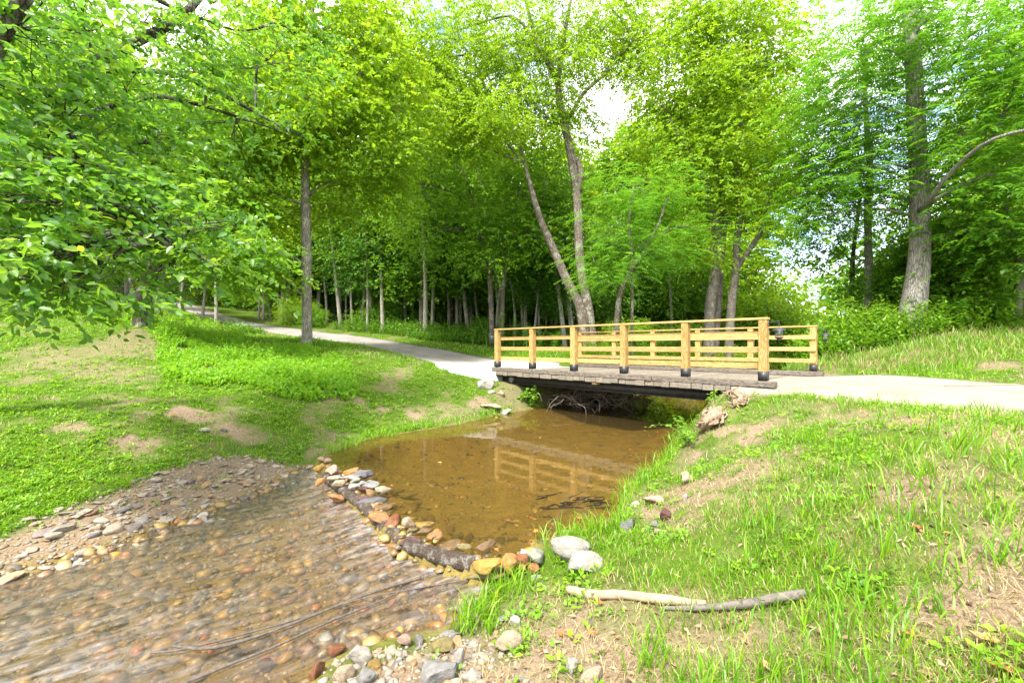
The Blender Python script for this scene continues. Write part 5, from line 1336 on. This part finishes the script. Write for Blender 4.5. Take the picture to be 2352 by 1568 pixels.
# far wood that reads as one mass
def far_wood():
    bl_ = []
    r = np.random.default_rng(9)
    for i in range(125):
        u = r.uniform(-500, 2900); d = r.uniform(44, 62)
        if 1670 < u < 1830: continue
        x = (u - U0) / F * d; g = float(land(np.array([x]), np.array([d]))[0])
        top = 17 if u < 900 else (8 if u < 1900 else 11)
        bl_.append((x, d, g + r.uniform(0, 1) ** 0.8 * top, 3.6, 2.6, 2.4, 13))
    for i in range(45):
        u = r.uniform(450, 1420); d = r.uniform(40, 46); x = (u - U0) / F * d; g = float(land(np.array([x]), np.array([d]))[0])
        bl_.append((x, d, g + r.uniform(0.3, 9), 2.8, 1.6, 2.0, 12))
    cm, _ = crown_mesh("far_wood", bl_, 900, M['leaf_mid'], 0.62, 0.40, per=4, k=6, slen=1.2, csize=1.1)
    return tag(obj("far_wood", cm), "far wood seen as one mass behind the trees", None, None, "stuff")
far_wood()
# ------------------------------------------------------------------ grass and weeds
rg4 = np.random.default_rng(44)
def bridge_st(x, y):
    return (x - BO[0]) * BA[0] + (y - BO[1]) * BA[1], (x - BO[0]) * BN[0] + (y - BO[1]) * BN[1]
def allowed(x, y, road=0.03, pool=0.02, creek=0.22, bar=0.12):
    s_, t_ = bridge_st(x, y)
    ub = (s_ > -0.2) & (s_ < 7.5) & (t_ > -0.05) & (t_ < 4.5)
    rd = np.minimum(np.minimum(sdist(x, y, RP_R), sdist(x, y, RP_A)), sdist(x, y, RP_L))
    br = np.minimum(sdist(x, y, GBAR), sdist(x, y, GNEAR))
    return (~ub) & (rd > road) & (sdist(x, y, POOL) > pool) & (sdist(x, y, CREEK) > creek) & ((br > bar * -1.0) | (rg4.random(x.shape) < 0.03))
def spread(n, d0, d1, margin=1.0, power=0.0):
    d = np.exp(rg4.uniform(math.log(d0), math.log(d1), n)) if power == 0 else d0 + (d1 - d0) * rg4.random(n)
    x = rg4.uniform(-1, 1, n) * (1.22 * d + margin)
    return x, d

def blades(name, x, y, hgt, wid, lean, rnd, mat, label, fine=True):
    n = len(x); z = ground(x, y) - 0.008
    a = rg4.uniform(0, 6.28, n); b = rg4.uniform(0, 6.28, n)
    sx, sy = np.cos(a) * wid / 2, np.sin(a) * wid / 2
    lx, ly = np.cos(b) * lean * hgt, np.sin(b) * lean * hgt
    base = np.stack([x, y, z], 1); sd_ = np.stack([sx, sy, np.zeros(n)], 1)
    mid = base + np.stack([lx * .35, ly * .35, hgt * .62], 1)
    tip = base + np.stack([lx, ly, hgt * np.sqrt(np.clip(1 - 0.55 * lean ** 2, 0.12, 1))], 1)
    v = np.stack([base - sd_, base + sd_, mid + sd_ * .75, mid - sd_ * .75, tip], 1).reshape(-1, 3)
    o = np.arange(n)[:, None] * 5
    q = o + np.array([[0, 1, 2, 3]]); t = o + np.array([[3, 2, 4]])
    return tag(obj(name, mesh_np(name, v, [q, t], mat, {"rnd": np.repeat(rnd, 5)})), label, None, None, "stuff")

def zone(x, y):
    """1 right near bank, 0 left"""
    return smooth01((x - 0.4 * 0 + 0.5) / 1.0) * (y < 9.0)

# short and medium grass over everything near
x, y = spread(260000, 1.15, 30, 1.0)
ok = allowed(x, y); x, y = x[ok], y[ok]
dirt = dirt_field(x, y)
wood = smooth01((y - 19 - 0.12 * np.abs(x)) / 6)
pch = fbm(x * 0.8, y * 0.8, 61, 3)
left = (x < -1.0) | (y > 9.2)
keep = rg4.random(len(x)) < np.clip(1.05 - 0.95 * dirt, 0.05, 1) * (1 - 0.8 * wood) * np.where(left, 0.8, np.clip(0.35 + 1.5 * smooth01((pch - .3) / .35), 0, 1))
x, y, dirt, left, pch = x[keep], y[keep], dirt[keep], left[keep], pch[keep]
n = len(x)
tuft = fbm(x * 2.3, y * 2.3, 65, 2)
hg = np.where(left, 0.035 + 0.05 * rg4.random(n) + 0.10 * smooth01((tuft - .62) / .15) * rg4.random(n), 0.02 + 0.055 * rg4.random(n) ** 1.4 + 0.10 * smooth01((tuft - .55) / .2) * rg4.random(n))
hg = hg * np.where(y > 14, 1.8, 1.0)
wd = np.clip(0.0030 + 0.0011 * y, 0.0035, 0.03) * rg4.uniform(.7, 1.3, n)
ln = rg4.uniform(0.1, 0.9, n)
pdry = np.where(left, 0.05 + 0.35 * dirt, 0.28 + 0.5 * dirt + 0.3 * smooth01((0.48 - pch) / .15))
dry = rg4.random(n) < pdry
rn = np.where(dry, rg4.uniform(0.80, 1.0, n), np.clip(rg4.normal(0.42, 0.17, n) + (pch - .5) * 0.3, 0, 0.76))
hg = np.where(dry, hg * 0.7, hg); ln = np.where(dry, rg4.uniform(.6, 1.25, n), ln)
blades("grass", x, y, hg, wd, ln, rn, M['grass'], "short green and straw-coloured grass on the banks and lawn")
print("grass", n)
x, y = spread(60000, 1.15, 12, 0.6)
ok = allowed(x, y, -0.1, 0.02, 0.2, 9); x, y = x[ok], y[ok]
ok = rg4.random(len(x)) < np.clip(dirt_field(x, y) * 1.1, 0.04, 0.8) * np.where((x < -1) | (y > 9), 0.35, 1.0); x, y = x[ok], y[ok]
n = len(x)
blades("straw", x, y, rg4.uniform(.03, .09, n), np.clip(0.0022 + 0.0009 * y, 0.003, 0.02), rg4.uniform(1.0, 1.5, n), rg4.uniform(0, .95, n), M['straw'], "dead straw lying on the bare soil of the banks")
# tall tufts on the near right bank and along the water
def tufts(cent, per, h0, h1, wid, spreadr, name, label, mat, rlo=0.1, rhi=0.7, lean=(0.2, 0.95)):
    c = np.array(cent); m = len(c)
    X = np.repeat(c[:, 0], per) + rg4.normal(size=m * per) * spreadr; Y = np.repeat(c[:, 1], per) + rg4.normal(size=m * per) * spreadr
    hh = np.repeat(rg4.uniform(h0, h1, m), per) * rg4.uniform(.45, 1.05, m * per)
    return blades(name, X, Y, hh, wid * rg4.uniform(.7, 1.3, m * per), rg4.uniform(*lean, m * per), rg4.uniform(rlo, rhi, m * per), mat, label)
cent = []
x, y = spread(6000, 1.2, 9, 0.3)
ok = (x > 0.7) & allowed(x, y, 0.0, 0.05); x, y = x[ok], y[ok]
tf = fbm(x * 0.7, y * 0.7, 71, 3) + 0.25 * smooth01((x - 1.2) / 1.5)
ok = tf > 0.66; x, y = x[ok][:230], y[ok][:230]
tufts(np.stack([x, y], 1), 15, 0.10, 0.27, 0.008, 0.05, "tall_grass", "taller tufts of green grass on the near bank", M['grass'])
# fringe along the pool's near shore
fr_ = []
for (u0, v0, u1, v1, k_) in [(1430, 1150, 1412, 1200, 14), (1540, 1040, 1440, 1130, 34), (1395, 1215, 1250, 1240, 20), (1560, 990, 1545, 1030, 12), (860, 1000, 1060, 968, 40), (1060, 968, 1180, 942, 24), (760, 1038, 860, 1000, 20), (1130, 1335, 1200, 1310, 14), (1090, 1400, 1125, 1345, 16)]:
    for t in np.linspace(0, 1, k_):
        p = on(u0 + (u1 - u0) * t, v0 + (v1 - v0) * t, 0.03); fr_.append((p.x + rg4.normal() * .06 + (0.05 if u0 > 1200 else -0.03), p.y + rg4.normal() * .06))
tufts(fr_, 14, 0.10, 0.32, 0.009, 0.06, "shore_grass", "grass fringing the edge of the pool", M['grass'], 0.2, 0.74)
# straw-coloured tall grass on the bank beyond the driveway
xs, ys = [], []
while len(xs) < 170:
    u = rg4.uniform(1870, 2500); d = rg4.uniform(10.3, 12.4); X = (u - U0) / F * d
    if sdist(np.array([X]), np.array([d]), RP_R)[0] < 0.5: continue
    xs.append(X); ys.append(d)
tufts(np.stack([xs, ys], 1), 12, 0.12, 0.42, 0.013, 0.2, "dry_grass", "tall dry straw-coloured grass on the bank beyond the driveway", M['straw'])
tufts(np.stack([xs, ys], 1)[:170].repeat(3, 0) + rg4.normal(size=(510, 2)) * .45, 14, 0.10, 0.38, 0.014, 0.13, "bank_grass", "tall green grass mixed into the dry grass beyond the driveway", M['grass'])

# low broad-leaved ground cover: little rosettes of leaves
def rosettes(name, x, y, mat, label, L0, L1, k=5, rise=0.05):
    n = len(x); z = ground(x, y)
    a = rg4.uniform(0, 6.28, (n, 1)) + np.arange(k)[None] * (6.28 / k) + rg4.normal(size=(n, k)) * .4
    el = rg4.uniform(0.05, 0.9, (n, k))
    L = (rg4.uniform(L0, L1, (n, 1)) * np.clip(0.75 + 0.035 * y[:, None], .8, 1.6)) * rg4.uniform(.6, 1.2, (n, k))
    d = np.stack([np.cos(a) * np.cos(el), np.sin(a) * np.cos(el), np.sin(el)], -1)
    base = np.stack([x[:, None] + np.cos(a) * L * .3, y[:, None] + np.sin(a) * L * .3, z[:, None] + rise * rg4.random((n, k))], -1)
    nr = np.array([0, 0, 1.0]) + rg4.normal(size=(n, k, 3)) * .3
    rn = np.clip(rg4.random((n, 1)) * .6 + rg4.random((n, k)) * .4, 0, 1)
    v, f, c = leaf_faces(base.reshape(-1, 3), d.reshape(-1, 3), nr.reshape(-1, 3), L.ravel(), (L * .62).ravel())
    return tag(obj(name, mesh_np(name, v, [f], mat, {"rnd": np.repeat(rn.ravel(), c)})), label, None, None, "stuff")
x, y = spread(76000, 1.3, 24, 1.0)
ok = allowed(x, y, 0.05, 0.05, 0.3); x, y = x[ok], y[ok]
dirt = dirt_field(x, y); pc = fbm(x * 1.1, y * 1.1, 81, 3)
pr = np.where((x < -1.0) | (y > 9.2), 0.9 * smooth01((pc - .25) / .25), 0.33 * smooth01((pc - .35) / .3)) * (1 - .9 * dirt)
ok = rg4.random(len(x)) < pr
rosettes("ground_cover", x[ok], y[ok], M['cover'], "low broad-leaved plants growing among the grass", 0.026, 0.062)
print("cover", ok.sum())

# leafy weeds: upright stems with leaves
def weeds(name, x, y, hgt, mat, label, L, W, k=9, seed=1, droop=0.1, stems=2, **kw):
    r = np.random.default_rng(seed); n = len(x) * stems
    X = np.repeat(x, stems) + r.normal(size=n) * .05; Y = np.repeat(y, stems) + r.normal(size=n) * .05
    org = np.stack([X, Y, ground(X, Y)], 1)
    dv = np.stack([r.normal(size=n) * .35, r.normal(size=n) * .35, np.ones(n)], 1)
    hh = np.repeat(hgt, stems)
    V_, F_, A_ = [], [], []; n0 = 0
    for lo, hi in ((0, .35), (.35, .6), (.6, .9), (.9, 9)):
        m = (hh >= lo) & (hh < hi)
        if not m.any(): continue
        v, f, a = sprays(r, org[m], dv[m], k, float(hh[m].mean()), L, W, False, droop, False, 1.1, 1.5)
        V_.append(v); F_.append(f + n0); A_.append(a); n0 += len(v)
    return tag(obj(name, mesh_np(name, np.vstack(V_), [np.vstack(F_)], mat, {"rnd": np.concatenate(A_)})), label, None, None, "stuff")
def in_px(n, u0, u1, d0, d1, fn=None, m=0.15):
    u = rg4.uniform(u0, u1, n); d = rg4.uniform(d0, d1, n); x = (u - U0) / F * d
    ok = allowed(x, d, m, 0.1, 0.3)
    if fn is not None: ok &= fn(x, d, u)
    return x[ok], d[ok]
x, y = in_px(4600, 340, 850, 8.8, 14.2, lambda x, d, u: fbm(x * .7, d * .7, 91, 3) * (1 - ((u - 590) / 260) ** 4) * (1 - ((d - 11.3) / 3.0) ** 4) > 0.22)
wh = smooth01((fbm(x * .7, y * .7, 91, 3) - .3) / .35)
weeds("weeds", x, y, 0.07 + 0.36 * wh * rg4.uniform(.5, 1.1, len(x)), M['weed'], "lush green weeds on the mound between lawn and pool", 0.075, 0.04, 9, 1)
x, y = in_px(1500, 250, 560, 12.5, 17)
weeds("weeds", x, y, rg4.uniform(.1, .4, len(x)), M['weed'], "green weeds around the black-barked trunk", 0.09, 0.045, 9, 2)
x, y = in_px(5200, 520, 1380, 19.5, 28, lambda x, d, u: (sdist(x, d, RP_L) > 1.5) & (d > 21.5 + 1.5 * fbm(x * .4, d * .1, 95)))
weeds("undergrowth", x, y, 0.25 + 0.75 * rg4.random(len(x)) * smooth01((y - 21) / 5), M['leaf_mid'], "leafy undergrowth along the dark wood's edge beyond the road", 0.15, 0.07, 9, 3)
x, y = in_px(2600, 1330, 1900, 15.5, 24)
weeds("undergrowth", x, y, rg4.uniform(.3, .9, len(x)), M['leaf_yellow'], "leafy undergrowth behind the bridge", 0.13, 0.065, 10, 4)
x, y = in_px(3000, 1840, 2500, 12.3, 16.5)
weeds("undergrowth", x, y, rg4.uniform(.35, 1.15, len(x)), M['leaf_bright'], "leafy undergrowth on the bank around the big grey trunk", 0.13, 0.065, 10, 5)
x, y = in_px(1500, -200, 500, 19, 27)
weeds("undergrowth", x, y, rg4.uniform(.2, .6, len(x)), M['leaf_bright'], "leafy undergrowth along the top of the lawn", 0.13, 0.07, 8, 6)

# tall weeds one can tell apart
def tall_weed(u, d, h, label, group, seed, mat, L=0.2, W=0.05, dz_=None):
    r = np.random.default_rng(seed); x = (u - U0) / F * d; g = gz(x, d)
    root = tag(empty("tall_weed", (x, d, g)), label, "plant", group)
    mb = MB(); V_, F_, A_ = [], [], []; n0 = 0
    for s_ in range(4):
        tip = np.array([r.normal() * .22, r.normal() * .22, h * r.uniform(.75, 1.05)])
        c = curve([(0, 0, -.03), tip * np.array([.3, .3, .5]), tip], 10); mb.tube(c, [0.012, 0.005], 5, 0, False)
        m = 26; t = r.uniform(.25, 1, m); p = np.stack([np.interp(t, np.linspace(0, 1, 10), c[:, i]) for i in range(3)], 1)
        a = np.arange(m) * 2.4; dv = np.stack([np.cos(a), np.sin(a), r.uniform(-.1, .6, m)], 1)
        v, f, k_ = leaf_faces(p, dv, np.array([0, 0, 1.0]) + r.normal(size=(m, 3)) * .25, L * r.uniform(.6, 1.1, m), W * r.uniform(.8, 1.2, m), True)
        V_.append(v); F_.append(f + n0); A_.append(np.repeat(r.random(m), k_)); n0 += len(v)
    obj("stem", mb.mesh("stem", M['stem'], True), root)
    obj("foliage", mesh_np("foliage", np.vstack(V_), [np.vstack(F_)], mat, {"rnd": np.concatenate(A_)}), root)
M['stem'] = simple_mat("green_stem", (0.12, 0.2, 0.04), 0.7, 30, 0.3)
for i, (u, d, h) in enumerate([(1118, 21.5, 1.5), (1150, 21.2, 1.9), (1180, 21.4, 1.8), (1210, 21.0, 1.4), (1240, 20.8, 1.3), (1085, 22.0, 1.3), (1275, 20.4, 1.1)]):
    tall_weed(u, d, h, ORD[sorted([1118, 1150, 1180, 1210, 1240, 1085, 1275]).index(u)].capitalize() + " from the left of the tall narrow-leaved weeds behind the far railing", "tall weeds behind the railing", 600 + i, M['leaf_cool'])
for i, (u, d, h) in enumerate([(1915, 13.0, 1.25), (1950, 13.4, 1.5), (1890, 12.8, 0.95), (1985, 13.2, 1.1), (2020, 12.9, 1.0), (2180, 12.6, 1.0), (2240, 12.7, 1.2), (2300, 12.4, 1.1)]):
    tall_weed(u, d, h, (ORD[sorted([1915, 1950, 1890, 1985, 2020, 2180, 2240, 2300]).index(u)].capitalize() + " from the left of the tall leafy weeds by the big grey trunk"), "tall weeds by the big trunk", 640 + i, M['leaf_bright'] if i < 5 else M['leaf_cool'], 0.2 if i < 5 else 0.24, 0.07 if i < 5 else 0.16)

# creeping vines at the two water corners of the bridge
def vine(name, pts, label, seed, n, rad, L=0.09, mat=None):
    r = np.random.default_rng(seed); c = curve(pts, 20)
    root = tag(empty(name, tuple(c[0])), label, "vine"); o = c[0].copy()
    mb = MB(); orgs = []
    for i in range(9):
        s_ = c[int(r.integers(0, 12))]; e = c[int(r.integers(8, 20))] + r.normal(size=3) * rad
        pth = curve([s_, (s_ + e) / 2 + np.array([0, 0, .08]) + r.normal(size=3) * .05, e], 9); mb.tube(pth - o, [0.006, 0.002], 4, 0, False)
        orgs.append(pth[r.integers(0, 9, n // 9)])
    g = np.vstack(orgs) + r.normal(size=(len(orgs) * (n // 9), 3)) * .03
    dv = r.normal(size=g.shape); dv[:, 2] *= .4
    v, f, k_ = leaf_faces(g - o, dv, np.array([0, -.4, 1.0]) + r.normal(size=g.shape) * .4, L * r.uniform(.5, 1.2, len(g)), L * .7 * r.uniform(.6, 1.1, len(g)), True)
    obj("stem", mb.mesh("stem", M['stem'], True), root)
    obj("foliage", mesh_np("foliage", v, [f], mat or M['leaf_bright'], {"rnd": np.repeat(r.random(len(g)), k_)}), root)
vine("creeping_vine", [lie(1600, 1000, .1), lie(1580, 1010, .15), on(1560, 985, 0.12), on(1545, 975, 0.1)], "trailing leafy vine over the water at the gnarled stump", 701, 150, 0.22)
vine("creeping_vine", [lie(1640, 940, .1), at(1650, 915, 8.0), at(1630, 908, 8.1)], "small leafy vine atop the gnarled stump", 702, 40, 0.08)
vine("creeping_vine", [lie(1180, 920, .05), lie(1210, 910, .1), on(1225, 930, .1), on(1228, 915, .3), at(1232, 890, 12.2)], "leafy vine on the bank under the bridge's far end", 703, 230, 0.22, 0.11)
vine("creeping_vine", [lie(1150, 945, .02), lie(1110, 950, .03), lie(1080, 958, .03)], "low leafy creeper along the far waterline below the white boulder", 704, 130, 0.16, 0.07)

# fallen leaves and one big green leaf
def fallen(u, v, size, label, group, mat=None, rnd=0.3, cat="leaf"):
    p = lie(u, v, 0.02) if group != "w" else on(u, v, 0.01)
    a = random.uniform(0, 6.28); V_ = []; 
    lob = 5; pts = []
    for i in range(lob * 2 + 1):
        t = -2.3 + 4.6 * i / (lob * 2); r_ = size * (1.0 if i % 2 == 1 else 0.55) * (1 - 0.12 * abs(t))
        pts.append((math.cos(a + t) * r_, math.sin(a + t) * r_, size * random.uniform(0, 0.45)))
    vv = np.array([(0, 0, 0)] + pts + [(-math.cos(a) * size * .9, -math.sin(a) * size * .9, size * .1)])
    n_ = len(pts); ff = np.array([(0, i, i + 1) for i in range(1, n_)] + [(0, n_, n_ + 1), (0, n_ + 1, 1)])
    o = obj("fallen_leaf", mesh_np("fallen_leaf", vv, [ff], mat or M['dead_leaf'], {"rnd": np.full(len(vv), rnd)}), None, p)
    tag(o, label, cat, "fallen leaves")
for (u, v, s_, rn_, lab) in [
    (1132, 1368, .06, .35, "large orange leaf standing in grass by the near water's edge"), (1380, 1385, .03, .3, "small orange leaf under the peeled branch"), (1290, 1455, .035, .3, "orange leaf on bare soil right of the blocky tan rock"),
    (1360, 1455, .04, .2, "reddish leaf beside the thin crooked twig"), (1758, 1528, .035, .8, "yellow-orange leaf in grass at the bottom right"), (2000, 1117, .045, .9, "pale tan leaf in grass in the middle of the near bank"),
    (2110, 1212, .04, .25, "orange leaf half hidden in grass at the right"), (1850, 1385, .035, .6, "tan leaf at the end of the grey barked branch"), (2270, 1475, .06, .9, "long pale tan leaf in dry grass at the right"), (2310, 1540, .05, .4, "brown leaf near the bottom right corner"),
    (2240, 908, .05, .5, "brown leaf on the right part of the driveway"), (1800, 868, .05, .4, "orange leaf on the driveway beside the nearest post"), (400, 955, .05, .4, "brown leaf on mud of the left bank"), (1295, 1235, .035, .5, "pinkish leaf by the big whitish boulder")]:
    fallen(u, v, s_, lab, None, None, rn_)
for (u, v, s_, rn_, lab) in [(780, 1140, .035, .2, "red leaf caught on the upper part of the dam"), (1140, 1262, .035, .3, "orange leaf on the dam stones by the cut log"), (940, 1205, .03, .3, "reddish leaf caught in the middle of the dam"), (1232, 1220, .04, .6, "tan leaf on the dam stones nearest the white boulder")]:
    p = on(u, v, 0.07); q_ = p.copy()
    fallen(u, v, s_, lab, "w", None, rn_); bpy.context.scene.objects[-1].location = p
for (u, v, s_, lab) in [(968, 1216, .03, "bright green leaf on the lower log"), (28, 1146, .07, "big pale green leaf lying on the grass at the left edge")]:
    fallen(u, v, s_, lab, None, M['cover'], 0.7)
for (u, v, s_, rn_, lab) in [(1010, 1062, .035, .9, "yellow leaf floating on the open middle of the pool"), (1385, 1100, .03, .8, "tan leaf floating near the pool's grassy shore"), (900, 1115, .03, .3, "orange leaf floating on the pool near the dam"), (1240, 1005, .03, .7, "small leaf floating in front of the bridge's shade"), (1330, 1190, .035, .5, "brown leaf floating close to the big whitish boulder")]:
    fallen(u, v, s_, lab, "w", None, rn_)
# dead leaf litter and straw bits, too many to count
x, y = spread(9000, 1.3, 20, .5); ok = allowed(x, y, -2.5, 0.02, 0.1, 9); x, y = x[ok], y[ok]
onr = np.minimum(sdist(x, y, RP_R), sdist(x, y, RP_A)) < 0
ok = rg4.random(len(x)) < 0.10 + 0.6 * dirt_field(x, y) * ~onr; x, y = x[ok], y[ok]
r_ = np.random.default_rng(8); m = len(x)
v, f, c = leaf_faces(np.stack([x, y, ground(x, y) + .012 + 0.085 * (np.minimum(sdist(x, y, RP_R), sdist(x, y, RP_A)) < 0.05)], 1), np.stack([r_.normal(size=m), r_.normal(size=m), r_.normal(size=m) * .15], 1), np.array([0, 0, 1.0]) + r_.normal(size=(m, 3)) * .3, r_.uniform(.02, .07, m), r_.uniform(.012, .03, m))
tag(obj("leaf_litter", mesh_np("leaf_litter", v, [f], M['litter'] if 'litter' in M else M['dead_leaf'], {"rnd": np.repeat(r_.random(m), c)})), "small dead leaves scattered over soil and grass", None, None, "stuff")
